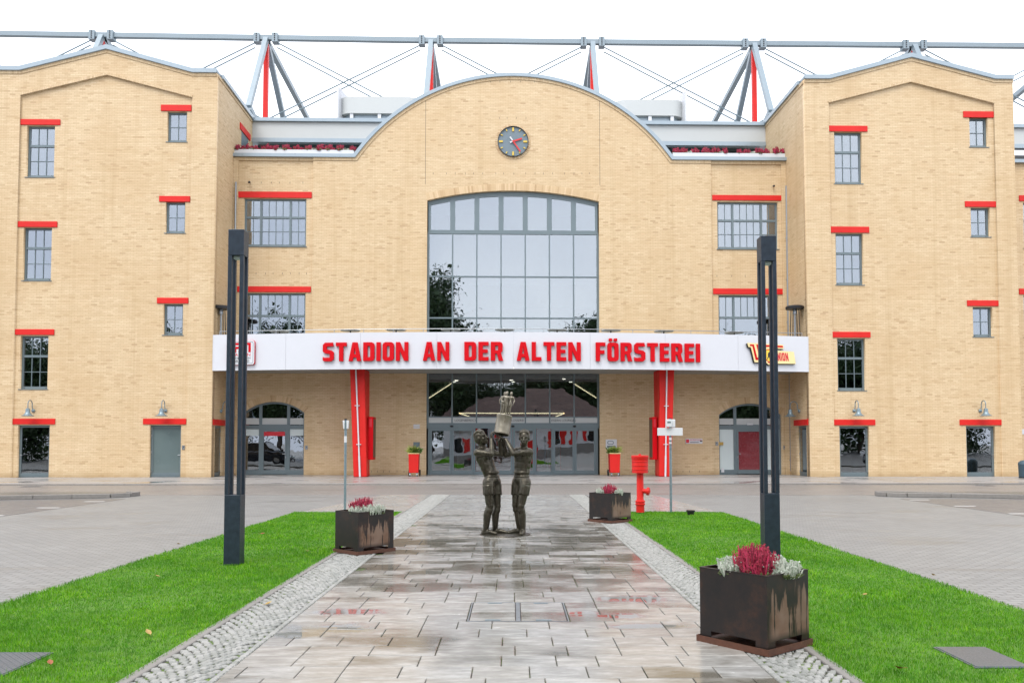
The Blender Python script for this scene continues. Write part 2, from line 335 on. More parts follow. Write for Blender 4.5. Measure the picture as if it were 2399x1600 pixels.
# ---------------------------------------------------------------- mesh helpers
class MB:
    def __init__(s): s.v = []; s.f = []
    def add(s, vs, fs):
        o = len(s.v); s.v += [tuple(p) for p in vs]; s.f += [tuple(i + o for i in f) for f in fs]; return s
    def box(s, x0, x1, y0, y1, z0, z1):
        return s.add([(x0, y0, z0), (x1, y0, z0), (x1, y1, z0), (x0, y1, z0), (x0, y0, z1), (x1, y0, z1), (x1, y1, z1), (x0, y1, z1)],
                     [(3, 2, 1, 0), (4, 5, 6, 7), (0, 1, 5, 4), (1, 2, 6, 5), (2, 3, 7, 6), (3, 0, 4, 7)])
    def prism(s, poly, y0, y1):               # poly in (x, z), swept along y
        n = len(poly)
        return s.add([(x, y0, z) for x, z in poly] + [(x, y1, z) for x, z in poly],
                     [tuple(range(n)), tuple(range(2 * n - 1, n - 1, -1))] + [(i, i + n, (i + 1) % n + n, (i + 1) % n) for i in range(n)])
    def slab(s, poly, z0, z1):                # poly in (x, y), swept along z
        n = len(poly)
        return s.add([(x, y, z0) for x, y in poly] + [(x, y, z1) for x, y in poly],
                     [tuple(range(n - 1, -1, -1)), tuple(range(n, 2 * n))] + [(i, (i + 1) % n, (i + 1) % n + n, i + n) for i in range(n)])
    def cyl(s, p0, p1, r0, r1=None, n=12):
        r1 = r0 if r1 is None else r1; p0 = Vector(p0); p1 = Vector(p1); a = (p1 - p0).normalized()
        t = a.orthogonal().normalized(); b = a.cross(t)
        vs = [p + (t * math.cos(k * 2 * math.pi / n) + b * math.sin(k * 2 * math.pi / n)) * r for p, r in ((p0, r0), (p1, r1)) for k in range(n)]
        return s.add(vs, [tuple(range(n - 1, -1, -1)), tuple(range(n, 2 * n))] + [(k, (k + 1) % n, (k + 1) % n + n, k + n) for k in range(n)])
    def bar(s, p0, p1, a, b, up=(0, 0, 1)):   # rectangular bar, a across, b along 'up'
        p0 = Vector(p0); p1 = Vector(p1); d = (p1 - p0).normalized(); x = d.cross(Vector(up)).normalized(); y = x.cross(d)
        q = [p + x * sx * a / 2 + y * sy * b / 2 for p in (p0, p1) for sx, sy in ((-1, -1), (1, -1), (1, 1), (-1, 1))]
        return s.add(q, [(3, 2, 1, 0), (4, 5, 6, 7), (0, 1, 5, 4), (1, 2, 6, 5), (2, 3, 7, 6), (3, 0, 4, 7)])
    def tube(s, pts, r, n=8):
        for a, b in zip(pts, pts[1:]): s.cyl(a, b, r, r, n)
        return s
    def lathe(s, prof, c=(0, 0, 0), n=20, axis=None):
        vs, fs = [], []
        for r, z in prof:
            vs += [(r * math.cos(k * 2 * math.pi / n), r * math.sin(k * 2 * math.pi / n), z) for k in range(n)]
        for j in range(len(prof) - 1):
            fs += [(j * n + k, j * n + (k + 1) % n, (j + 1) * n + (k + 1) % n, (j + 1) * n + k) for k in range(n)]
        fs += [tuple(range(n - 1, -1, -1)), tuple(range((len(prof) - 1) * n, len(prof) * n))]
        q = Vector(axis).to_track_quat('Z', 'Y').to_matrix() if axis else Matrix.Identity(3)
        return s.add([tuple(q @ Vector(p) + Vector(c)) for p in vs], fs)
    def ell(s, c, r, rot=None, n=14, m=9):
        c = Vector(c); q = rot or Matrix.Identity(3); vs = []; fs = []
        for j in range(1, m):
            a = math.pi * j / m
            for k in range(n):
                b = 2 * math.pi * k / n
                vs.append(c + q @ Vector((r[0] * math.sin(a) * math.cos(b), r[1] * math.sin(a) * math.sin(b), r[2] * math.cos(a))))
        t = len(vs); vs += [c + q @ Vector((0, 0, r[2])), c + q @ Vector((0, 0, -r[2]))]
        for j in range(m - 2): fs += [(j * n + k, (j + 1) * n + k, (j + 1) * n + (k + 1) % n, j * n + (k + 1) % n) for k in range(n)]
        fs += [(t, k, (k + 1) % n) for k in range(n)] + [(t + 1, (m - 2) * n + (k + 1) % n, (m - 2) * n + k) for k in range(n)]
        return s.add(vs, fs)
    def cap(s, p0, p1, r0, r1=None):          # capsule with round ends
        r1 = r0 if r1 is None else r1
        s.cyl(p0, p1, r0, r1, 14); s.ell(p0, (r0,) * 3); s.ell(p1, (r1,) * 3); return s
    def mesh(s, name, smooth=False):
        me = bpy.data.meshes.new(name); me.from_pydata(s.v, [], s.f)
        b = bmesh.new(); b.from_mesh(me); bmesh.ops.recalc_face_normals(b, faces=b.faces); b.to_mesh(me); b.free()
        if smooth:
            me.polygons.foreach_set('use_smooth', [True] * len(me.polygons)); me.set_sharp_from_angle(angle=R(38))
        return me
    def build(s, name, mat, parent=None, smooth=False, loc=None, rz=0.0):
        return link(name, s.mesh(name, smooth), mat, parent, loc, rz)
def link(name, me, mat, parent=None, loc=None, rz=0.0):
    if mat is not None and not me.materials: me.materials.append(M[mat] if isinstance(mat, str) else mat)
    o = bpy.data.objects.new(name, me); col.objects.link(o)
    if parent is not None: o.parent = parent
    if loc is not None: o.location = loc
    if rz: o.rotation_euler = (0, 0, rz)
    return o
def tag(o, label, cat, group=None):
    o['label'] = label; o['category'] = cat
    if group: o['group'] = group
    return o
def thing(name, label, cat, loc=(0, 0, 0), rz=0.0, group=None):
    o = bpy.data.objects.new(name, None); col.objects.link(o); o.location = loc; o.rotation_euler = (0, 0, rz); o.empty_display_size = .1
    return tag(o, label, cat, group)
def struct(o): o['kind'] = 'structure'; return o
def stuff(o): o['kind'] = 'stuff'; return o
def bevel(o, wd=.008, seg=2):
    m = o.modifiers.new('bevel', 'BEVEL'); m.width = wd; m.segments = seg; m.limit_method = 'ANGLE'; m.angle_limit = R(40); return o
def copy_tree(o, parent=None):
    c = o.copy(); col.objects.link(c); c.parent = parent
    for ch in o.children: copy_tree(ch, c)
    return c
def fill(loops, y0, y1, name='shape', smooth=False):    # 2D outlines with holes, standing in x-z, swept along y
    c = bpy.data.curves.new('outline', 'CURVE'); c.dimensions = '2D'; c.fill_mode = 'BOTH'; c.extrude = abs(y1 - y0) / 2
    for lp in loops:
        sp = c.splines.new('POLY'); sp.points.add(len(lp) - 1); sp.use_cyclic_u = True
        for i, (x, z) in enumerate(lp): sp.points[i].co = (x, z, 0, 1)
    o = bpy.data.objects.new('outline', c); me = bpy.data.meshes.new_from_object(o); me.name = name
    bpy.data.objects.remove(o); bpy.data.curves.remove(c)
    ym = (y0 + y1) / 2
    me.transform(Matrix(((1, 0, 0, 0), (0, 0, -1, ym), (0, 1, 0, 0), (0, 0, 0, 1))))
    b = bmesh.new(); b.from_mesh(me); bmesh.ops.remove_doubles(b, verts=b.verts, dist=1e-5); bmesh.ops.recalc_face_normals(b, faces=b.faces); b.to_mesh(me); b.free()
    return me
def text_mesh(body, size, depth=.004, align='LEFT', name='lettering'):
    c = bpy.data.curves.new('text', 'FONT'); c.body = body; c.size = size; c.extrude = depth / 2; c.align_x = align
    o = bpy.data.objects.new('text', c); me = bpy.data.meshes.new_from_object(o); me.name = name
    bpy.data.objects.remove(o); bpy.data.curves.remove(c)
    me.transform(Matrix(((1, 0, 0, 0), (0, 0, -1, 0), (0, 1, 0, 0), (0, 0, 0, 1)))); return me
def rr(x0, z0, x1, z1, r, n=4):
    out = []
    for cx, cz, a in ((x1 - r, z1 - r, 0), (x0 + r, z1 - r, 90), (x0 + r, z0 + r, 180), (x1 - r, z0 + r, 270)):
        out += [(cx + r * math.cos(R(a + 90 * k / n)), cz + r * math.sin(R(a + 90 * k / n))) for k in range(n + 1)]
    return out
def box2(x0, z0, x1, z1): return [(x0, z0), (x1, z0), (x1, z1), (x0, z1)]

# ================================================================ ground
struct(MB().box(-400, 400, -300, 600, -.5, -.03).build('ground', 'paver_far'))
struct(MB().box(-70, 70, -40, 33.2, -.2, 0).build('plaza_paving', 'paver_plaza'))
struct(MB().box(-70, 70, 26.5, 33.1, -.1, .004).build('road', 'paver_road'))
for sx in (-1, 1):
    a = struct(MB().box(min(sx * 11.4, sx * 60), max(sx * 11.4, sx * 60), -25, 24.6, -.1, .005).build('parking_bay', 'asphalt'))
    for i, y in enumerate([23.4, 21.1, 18.8, 16.5, 14.2] if sx < 0 else [24.1, 21.7, 19.3, 16.9, 14.5]):
        x0, x1 = sorted((sx * 11.45, sx * 12.0)); MB().box(x0, x1, y - .05, y + .05, .006, .009).build('bay_marking', 'road_white', a)
# raised traffic islands beside the parking bays
for sx, pts in ((-1, [(-40, 23.7), (-15, 24.1), (-12.1, 25.1), (-11.75, 25.6), (-11.75, 26.2), (-12.2, 26.45), (-40, 26.2)]),
                (1, [(11.35, 26.1), (11.5, 25.7), (12.0, 25.45), (14.4, 24.95), (15.4, 24.4), (40, 23.4), (40, 26.4), (12, 26.6), (11.5, 26.5)])):
    isl = struct(MB().slab(pts, 0, .10).build('traffic_island', 'island_top'))
    ring = [p for p in pts if abs(p[0]) < 39]
    for a, b in zip(ring, ring[1:]):
        L = math.dist(a, b); n = max(1, round(L / 1.0))
        for k in range(n):
            p = [a[i] + (b[i] - a[i]) * (k + .004) / n for i in (0, 1)]; q = [a[i] + (b[i] - a[i]) * (k + .996) / n for i in (0, 1)]
            bevel(MB().bar((*p, .065), (*q, .065), .12, .125).build('kerb_stone', 'kerb_stone', isl), .012, 2)
# lawns
LAWN = ((-5.07, -2.64, 19.6), (2.34, 4.87, 19.6))
for x0, x1, y1 in LAWN:
    lw = struct(MB().box(x0, x1, -6, y1, -.1, .018).build('lawn', 'soil_green'))
    rows = [(x1 if x0 < 0 else x0 - .075, .075)]
    for n, xx in (('in', (x1, x1 + .085) if x0 < 0 else (x0 - .085, x0)), ('out', (x0 - .06, x0) if x0 < 0 else (x1, x1 + .06))):
        y = -4.0
        while y < y1 - .05:
            e = min(y + .995, y1); bevel(MB().box(xx[0], xx[1], y, e, -.05, .026 if n == 'in' else .014).build('kerb_stone', 'kerb_stone', lw), .006, 1); y += 1.0
    MB().box(x0, x1, y1, y1 + .06, -.05, .016).build('kerb_stone', 'kerb_stone', lw)
rg = np.random.default_rng(5)
def blades(x0, x1, y0, y1, dens, hgt, wid):
    n = int((x1 - x0) * (y1 - y0) * dens)
    p = np.stack([rg.uniform(x0 - .04, x1 + .04, n), rg.uniform(y0, y1, n)], 1)
    keep = np.ones(n, bool)
    for cx, cy, hx_, hy_ in ((3.475, 6.26, .205, .305), (-3.83, 6.08, .345, .315)): keep &= ~((abs(p[:, 0] - cx) < hx_) & (abs(p[:, 1] - cy) < hy_))
    p = p[keep]; n = len(p)
    h = hgt * rg.lognormal(0, .28, n) * (1 + .25 * np.sin(p[:, 0] * 2.1 + 1.3 * np.sin(p[:, 1] * 1.1)) * np.sin(p[:, 1] * 1.7))
    a = rg.uniform(0, 2 * np.pi, n); l = rg.uniform(.15, .95, n) * h; b = a + rg.uniform(-1.2, 1.2, n) + np.pi / 2
    wv = np.stack([np.cos(b), np.sin(b)], 1) * (wid * rg.uniform(.6, 1.3, n) / 2)[:, None]
    ld = np.stack([np.cos(a), np.sin(a)], 1) * l[:, None]
    v = np.zeros((n, 5, 3), np.float32)
    v[:, 0, :2] = p - wv; v[:, 1, :2] = p + wv; v[:, 2, :2] = p + ld * .35 + wv * .8; v[:, 3, :2] = p + ld * .35 - wv * .8; v[:, 4, :2] = p + ld
    v[:, 0:2, 2] = .012; v[:, 2:4, 2] = (.012 + h * .6)[:, None]; v[:, 4, 2] = .012 + h * np.sqrt(np.clip(1 - (l / h) ** 2 * .55, .1, 1))
    return v.reshape(-1, 3)
for x0, x1, y1 in LAWN:
    vv = np.concatenate([blades(x0, x1, 3.8, 8, 8200, .031, .0036), blades(x0, x1, 8, 12, 4600, .031, .0050), blades(x0, x1, 12, y1, 2600, .031, .0072)])
    n = len(vv) // 5; me = bpy.data.meshes.new('grass'); me.vertices.add(n * 5); me.vertices.foreach_set('co', vv.ravel())
    base = (np.arange(n) * 5)[:, None]
    li = np.concatenate([base + np.array([[0, 1, 2, 3]]), base + np.array([[3, 2, 4]])], 1).ravel().astype(np.int32)
    me.loops.add(len(li)); me.loops.foreach_set('vertex_index', li); me.polygons.add(n * 2)
    me.polygons.foreach_set('loop_start', (np.arange(n)[:, None] * 7 + np.array([[0, 4]])).ravel().astype(np.int32))
    me.polygons.foreach_set('loop_total', np.tile(np.array([4, 3], np.int32), n)); me.update(calc_edges=True)
    g = stuff(link('grass', me, 'grass'))
    tag(g, 'short bright green grass of the %s lawn' % ('left' if x0 < 0 else 'right'), 'grass')

# walkway of long concrete slabs
PX0, PX1 = -1.985, 1.765
walk = struct(MB().box(PX0, PX1, 2.1, 19.8, -.05, .004).build('walkway', 'cobble_bed'))
def slab_mesh():
    b = MB(); c = .004; j = .5
    b.add([(-j, -j, -.03), (j, -j, -.03), (j, j, -.03), (-j, j, -.03), (-j, -j, -c), (j, -j, -c), (j, j, -c), (-j, j, -c),
           (-j + .012, -j + .016, 0), (j - .012, -j + .016, 0), (j - .012, j - .016, 0), (-j + .012, j - .016, 0)],
          [(0, 1, 5, 4), (1, 2, 6, 5), (2, 3, 7, 6), (3, 0, 4, 7), (4, 5, 9, 8), (5, 6, 10, 9), (6, 7, 11, 10), (7, 4, 8, 11), (8, 9, 10, 11)])
    return b.mesh('paving_slab')
SLAB = slab_mesh(); SLAB.materials.append(M['slab'])
def row(xa, xb, y):
    x = xa - rnd.choice((0, .1, .2, .3)); out = []
    while x < xb - .02:
        L = rnd.choice((.3, .4, .4, .5, .5, .6)); a, b = max(x, xa), min(x + L, xb)
        if xb - b < .12: b = xb
        if b - a > .1: out.append((a, b, y))
        x = b if b == xb else x + L
    return out
CX0, CX1, CY0, CY1 = -.417, .51, 7.5, 8.4
def place_rows(rows, near, far):
    for a, b, y in rows:
        ob = (a, b, y, .026 + rnd.uniform(-.0012, .0012))
        (near if (5.0 <= y and len(near) < 300) else far).append(ob)
near, far = [], []
for k in range(-18, 41):
    y = 7.5 + .3 * k
    segs = [(PX0, CX0), (CX1, PX1)] if CY0 - .01 <= y < CY1 - .01 else [(PX0, PX1)]
    for xa, xb in segs: place_rows(row(xa, xb, y), near, far)
def slab_xf(a, b, y, z): return Matrix.Translation(((a + b) / 2, y + .15, z)) @ Matrix.Rotation(rnd.uniform(-.0025, .0025), 4, 'X') @ Matrix.Rotation(rnd.uniform(-.002, .002), 4, 'Y') @ Matrix.Diagonal((b - a - .007, .293, 1, 1))
for q in near:
    o = link('paving_slab', SLAB, None, walk); o.matrix_local = slab_xf(*q)
def merged(name, quads, mat, parent):
    b = MB()
    sv = [v.co.copy() for v in SLAB.vertices]; sf = [tuple(p.vertices) for p in SLAB.polygons]
    for q in quads:
        m = slab_xf(*q); b.add([m @ v for v in sv], sf)
    return stuff(b.build(name, mat, parent))
merged('paving_slab', far, 'slab', walk)
cross = struct(MB().slab([(-4.95, 19.8), (4.82, 19.8), (4.4, 26.45), (-4.05, 26.45)], -.05, .003).build('crossing', 'soil'))
fq = []
for k in range(22):
    y = 19.82 + .3 * k; t = k / 22
    for xa, xb in ((-4.95 + .9 * t, -2.56), (PX0, PX1), (2.28, 4.82 - .45 * t)):
        fq += [(a, b, yy, .022 + rnd.uniform(-.001, .001)) for a, b, yy in row(xa, xb, y)]
merged('paving_slab', fq, 'slab_dry', cross)
# cobbled strips
def cob_mesh(seed):
    r = random.Random(seed); b = MB(); j = .5
    lo = [(sx * j * r.uniform(.86, 1), sy * j * r.uniform(.86, 1), -.04) for sx, sy in ((-1, -1), (1, -1), (1, 1), (-1, 1))]
    mid = [(x, y, -.008) for x, y, z in lo]; top = [(x * .74, y * .74, r.uniform(-.001, .002)) for x, y, z in lo]
    b.add(lo + mid + top, [(0, 1, 5, 4), (1, 2, 6, 5), (2, 3, 7, 6), (3, 0, 4, 7), (4, 5, 9, 8), (5, 6, 10, 9), (6, 7, 11, 10), (7, 4, 8, 11), (8, 9, 10, 11)])
    me = b.mesh('cobble'); me.materials.append(M['cobble']); return me
COB = [cob_mesh(i) for i in range(6)]
for x0, x1, ys in ((-2.55, -1.99, 5.25), (1.77, 2.252, 5.0)):
    st = struct(MB().box(x0, x1, 2.1, 26.5, -.05, .006).build('cobble_strip', 'cobble_bed'))
    b = MB(); cnt = 0; nx = 8; inner = x1 if x0 < 0 else x0; sgn = -1 if x0 < 0 else 1
    y = 2.3
    while y < 26.4:
        for i in range(nx + 1):
            if i == nx: cx, cy, sxx, rot = inner + sgn * .032, y, .055, 0
            else:
                lo, hi = (x0, x1 - .068) if x0 < 0 else (x0 + .068, x1)
                t = (i + .5 + (.25 if int(y / .063) % 2 else -.25)) / nx; cx = lo + (hi - lo) * t + rnd.uniform(-.009, .009); cy = y + .12 * (1 - (2 * t - 1) ** 2) + rnd.uniform(-.012, .012)
                sxx = (hi - lo) / nx * rnd.uniform(.86, 1.02); rot = -(2 * t - 1) * .38 + rnd.uniform(-.22, .22)
            m = Matrix.Translation((cx, cy, .020 + rnd.uniform(-.002, .003))) @ Matrix.Rotation(rot, 4, 'Z') @ Matrix.Diagonal((sxx * rnd.uniform(.9, 1.04), .060 * rnd.uniform(.86, 1.02), 1, 1))
            me = COB[rnd.randrange(6)]
            if y > ys and cnt < 150:
                o = link('cobble', me, None, st); o.matrix_local = m; cnt += 1
            else: b.add([m @ v.co for v in me.vertices], [tuple(p.vertices) for p in me.polygons])
        y += .063
    stuff(b.build('cobble', 'cobble', st))
# sidewalk in front of the building
sw = struct(MB().box(-60, 60, -9.35, .6, -.1, .05).build('sidewalk', 'paver_walk', None, False, (0, BY, 0), BA))
for k in range(-34, 35):
    bevel(MB().box(k - .497, k + .497, -9.50, -9.352, -.1, .054).build('kerb_stone', 'kerb_stone', sw), .012, 2)

# ================================================================ stadium building
VF, VP = -2.7, -2.6
B = thing('stadium_building', 'yellow brick stadium front with arched gable, two towers, red lintels and white curved balcony', 'building', (0, BY, 0), BA)
def wall(name, loops, v0, v1, mat='yellow_brick'): return link(name, fill(loops, v0, v1, name), mat, B)
def part(mb, name, mat, parent=None, smooth=False): return mb.build(name, mat, parent or B, smooth)
def spans(a, b, groups, thick, thin):
    """main divisions (weight, sub count) -> list of lists of (lo, hi) cells plus bar intervals"""
    tot = sum(g[0] for g in groups); room = (b - a) - thick * (len(groups) - 1); x = a; cells = []; bars = []
    for gi, (wt, n) in enumerate(groups):
        L = room * wt / tot; s = (L - thin * (n - 1)) / n; g = []
        for k in range(n):
            g.append((x + k * (s + thin), x + k * (s + thin) + s))
            if k: bars.append((x + k * (s + thin) - thin, x + k * (s + thin), False))
        cells.append(g); x += L
        if gi < len(groups) - 1: bars.append((x, x + thick, True)); x += thick
    return cells, bars
def window(u0, u1, w0, w1, v, cols, rows, fr=.085, glass='window_glass', sill=True, big=None, name='window'):
    m = MB(); d0, d1 = v, v + .09
    bot = .13 if sill else fr
    m.box(u0, u0 + fr, d0, d1, w0, w1); m.box(u1 - fr, u1, d0, d1, w0, w1)
    m.box(u0 + fr, u1 - fr, d0, d1, w1 - fr, w1); m.box(u0 + fr, u1 - fr, d0, d1, w0, w0 + bot)
    uc, ub = spans(u0 + fr, u1 - fr, cols, .11, .028); wc, wb = spans(w0 + bot, w1 - fr, rows[::-1], .11, .028)
    for a, b, th in ub:
        if big and not th: continue
        m.box(a, b, d0 - (.012 if th else -.014), d1 - .012, w0 + bot, w1 - fr)
    for a, b, th in wb: m.box(u0 + fr, u1 - fr, d0 - (.008 if th else -.017), d1 - .014, a, b)
    if big:                                    # thin bars only outside the one large pane
        for gi, g in enumerate(uc):
            for (a, b), (c, d) in zip(g, g[1:]):
                lo = wc[1][0][0] if gi == 1 else w0 + bot
                m.box(b, c, d0 + .014, d1 - .012, lo, w1 - fr)
    f = part(m, name, 'slate_frame')
    for ri, rg_ in enumerate(wc):
        for gi, g in enumerate(uc):
            cells = [(a, b, c, d) for a, b in g for c, d in rg_]
            if big and ri == 0 and gi == 1: cells = [(g[0][0], g[-1][1], rg_[0][0], rg_[-1][1])]
            for a, b, c, d in cells: MB().box(a - .004, b + .004, v + .045, v + .053, c - .004, d + .004).build('pane', glass, f)
    if sill:
        MB().box(u0 - .05, u1 + .05, v - .19, v - .003, w0 - .035, w0 - .003).build('sill', 'slate_frame', f)
        for uu in (u0 + .14, u1 - .14): MB().cyl((uu, v - .004, w0 + .05), (uu, v - .012, w0 + .05), .022, n=8).build('drain_cap', 'black_rubber', f)
    # the room behind
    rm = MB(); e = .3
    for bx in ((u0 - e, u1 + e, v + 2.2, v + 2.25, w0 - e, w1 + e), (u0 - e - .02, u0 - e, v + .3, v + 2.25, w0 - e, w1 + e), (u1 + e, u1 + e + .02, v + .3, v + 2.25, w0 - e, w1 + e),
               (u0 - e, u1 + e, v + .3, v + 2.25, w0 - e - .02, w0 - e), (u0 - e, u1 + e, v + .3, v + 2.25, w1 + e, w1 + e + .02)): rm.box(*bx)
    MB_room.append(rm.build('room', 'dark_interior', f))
    return f
MB_room = []
def lintel(x0, y0, x1, y1, v, d=.12):
    u0, u1, w0, w1 = rectd(x0, y0, x1, y1, v)
    return bevel(part(MB().box(u0, u1, v - .05, v + d, w0, w1), 'lintel', 'red_paint'), .008, 1)
def glass_door(u0, u1, w0, w1, v, hinge, mat='door_glass'):
    m = MB(); fr = .105; d0, d1 = v, v + .08
    m.box(u0, u0 + fr, d0, d1, w0, w1); m.box(u1 - fr, u1, d0, d1, w0, w1); m.box(u0 + fr, u1 - fr, d0, d1, w1 - fr, w1); m.box(u0 + fr, u1 - fr, d0, d1, w0, w0 + .2)
    f = part(m, 'door', 'slate_frame')
    MB().box(u0 + fr - .004, u1 - fr + .004, v + .03, v + .045, w0 + .196, w1 - fr + .004).build('pane', mat, f)
    uh = u0 + .035 if hinge < 0 else u1 - .035; ul = u1 - .05 if hinge < 0 else u0 + .05
    for t in (.07, .2, .52, .9): MB().box(uh - .025, uh + .025, v - .03, v - .002, w1 - (w1 - w0) * t - .06, w1 - (w1 - w0) * t + .06).build('hinge', 'steel', f)
    h = MB(); h.cyl((ul, v - .002, w0 + 1.05), (ul, v - .06, w0 + 1.05), .014, n=8); h.cyl((ul, v - .06, w0 + 1.05), (ul - .13 * (1 if hinge < 0 else -1), v - .06, w0 + 1.05), .012, n=8)
    h.box(ul - .02, ul + .02, v - .014, v - .002, w0 + .88, w0 + 1.1); h.build('handle', 'steel', f, True)
    rm = MB(); e = .3
    for bx in ((u0 - e, u1 + e, v + 2.6, v + 2.65, .0, w1 + e), (u0 - e - .02, u0 - e, v + .3, v + 2.65, 0, w1 + e), (u1 + e, u1 + e + .02, v + .3, v + 2.65, 0, w1 + e),
               (u0 - e, u1 + e, v + .3, v + 2.65, .0, .045), (u0 - e, u1 + e, v + .3, v + 2.65, w1 + e, w1 + e + .02)): rm.box(*bx)
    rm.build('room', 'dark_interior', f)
    return f
def coping(pts, v0, v1, th, name='coping', mat='coping_metal', dn=0.0):
    """strip following a polyline in (u, w), thickness th measured square to it"""
    lo, hi = [], []
    for i, p in enumerate(pts):
        a = Vector(pts[max(i - 1, 0)]); b = Vector(pts[min(i + 1, len(pts) - 1)]); t1 = (Vector(p) - a); t2 = (b - Vector(p))
        t1 = t1.normalized() if t1.length > 1e-6 else t2.normalized(); t2 = t2.normalized() if t2.length > 1e-6 else t1
        n = Vector((-(t1 + t2).y, (t1 + t2).x)).normalized(); k = 1 / max(.5, n.dot(Vector((-t1.y, t1.x))))
        lo.append((p[0] + n.x * dn * k, p[1] + n.y * dn * k)); hi.append((p[0] + n.x * (dn + th) * k, p[1] + n.y * (dn + th) * k))
    return link(name, fill([lo + hi[::-1]], v0, v1, name), mat, B)

# ---- towers
def tower(top, band, corner, far, talls, tl, smalls, sl, doors, dl, hinges, fill_mat):
    tp = [loc(x, y, VF) for x, y in top]; bd = [loc(x, y, VF) for x, y in band]
    uc = U(*corner, VF); uo = far
    lo, hi = sorted((uc, uo)); tp[0] = (lo, tp[0][1]); tp[-1] = (hi, tp[-1][1])
    hole = [(bd[0][0], -.2), (bd[-1][0], -.2)] + bd[::-1]
    wall('wall', [[(lo, -.3), (hi, -.3)] + tp[::-1], hole], VF, VF + .3)
    holes = []; jobs = []
    for r in talls + smalls:
        q = rectd(*r, VP); jobs.append((q, r in talls)); holes.append(box2(q[0], q[2], q[1], q[3]))
    dj = []
    for r in doors:
        u0, u1, w0, w1 = rectd(*r, VP); w0 = .05; dj.append((u0, u1, w0, w1)); holes.append(box2(u0, w0, u1, w1))
    g = .06
    wall('wall', [[(bd[0][0] - g, -.3), (bd[-1][0] + g, -.3), (bd[-1][0] + g, bd[-1][1] + .3), (bd[1][0], bd[1][1] + .3), (bd[0][0] - g, bd[0][1] + .3)]] + holes, VP, VP + .28)
    for q, tall in jobs:
        window(*q, VP + .16, [(1, 3)] if tall else [(1, 2)], [(.37, 1), (.63, 2)] if tall else [(1, 2)])
    for q, h, mm in zip(dj, hinges, fill_mat): glass_door(*q, VP + .15, h, mm)
    for r in tl + sl + dl: lintel(*r, VP)
    coping(tp, VF - .12, VF + .6, .2)
    coping(tp, VF - .035, VF + .1, -.15, 'brick_band', 'yellow_brick_soldier', -.002)
    coping(bd, VF - .025, VF - .001, .13, 'brick_band', 'yellow_brick_soldier', .002)
    part(MB().prism([(lo + .01, tp[0][1] - .4)] + [(a, b - .3) for a, b in tp[1:-1]] + [(hi - .01, tp[-1][1] - .4)], VF + .3, 14), 'roof', 'coping_metal')
    return uc, tp[0][1] if uc == lo else tp[-1][1], bd
uL, wTL, bdL = tower([(-30, 166), (47.8, 166.7), (250.6, 117), (451.4, 171.7), (505, 172.4)], [(47.8, 224), (250.6, 176.2), (450.6, 228.7)], (501.5, 640), -24.9,
    [(61, 289, 125, 407), (53, 523, 118, 644), (46, 771, 110, 893)], [(47, 275, 139, 288), (39, 509, 132, 522), (32, 756, 125, 769)],
    [(384, 257, 429, 326), (380, 464, 425, 535), (375, 698, 420, 769)], [(370, 242, 440, 256), (366, 451, 437, 464), (361, 684, 433, 697)],
    [(40, 976, 113, 1097), (343, 976, 415, 1097)], [(24, 961, 127, 974), (329, 961, 428, 974)], [1, -1], ['door_glass', 'slate_door'])
uR, wTR, bdR = tower([(1888.9, 186.6), (1942.5, 186.6), (2133.8, 136), (2329, 187), (2382.5, 187.7)], [(1941.3, 241.3), (2133.8, 192.7), (2329, 242.5)], (1891, 640), U(2384.5, 640, VF),
    [(1916, 304, 1979, 422), (1919, 536, 1982, 654), (1923, 777, 1987, 896)], [(1903, 290, 1991, 303), (1906, 521, 1995, 535), (1910, 762, 1998, 775)],
    [(2226, 271, 2268, 338), (2229, 477, 2273, 544), (2234, 705, 2279, 773)], [(2211, 257, 2283, 271), (2215, 463, 2287, 476), (2220, 690, 2292, 703)],
    [(1928, 978, 1996, 1096), (2219, 978, 2286, 1096)], [(1913, 963, 2009, 976), (2203, 963, 2301, 976)], [1, -1], ['door_glass', 'door_glass'])
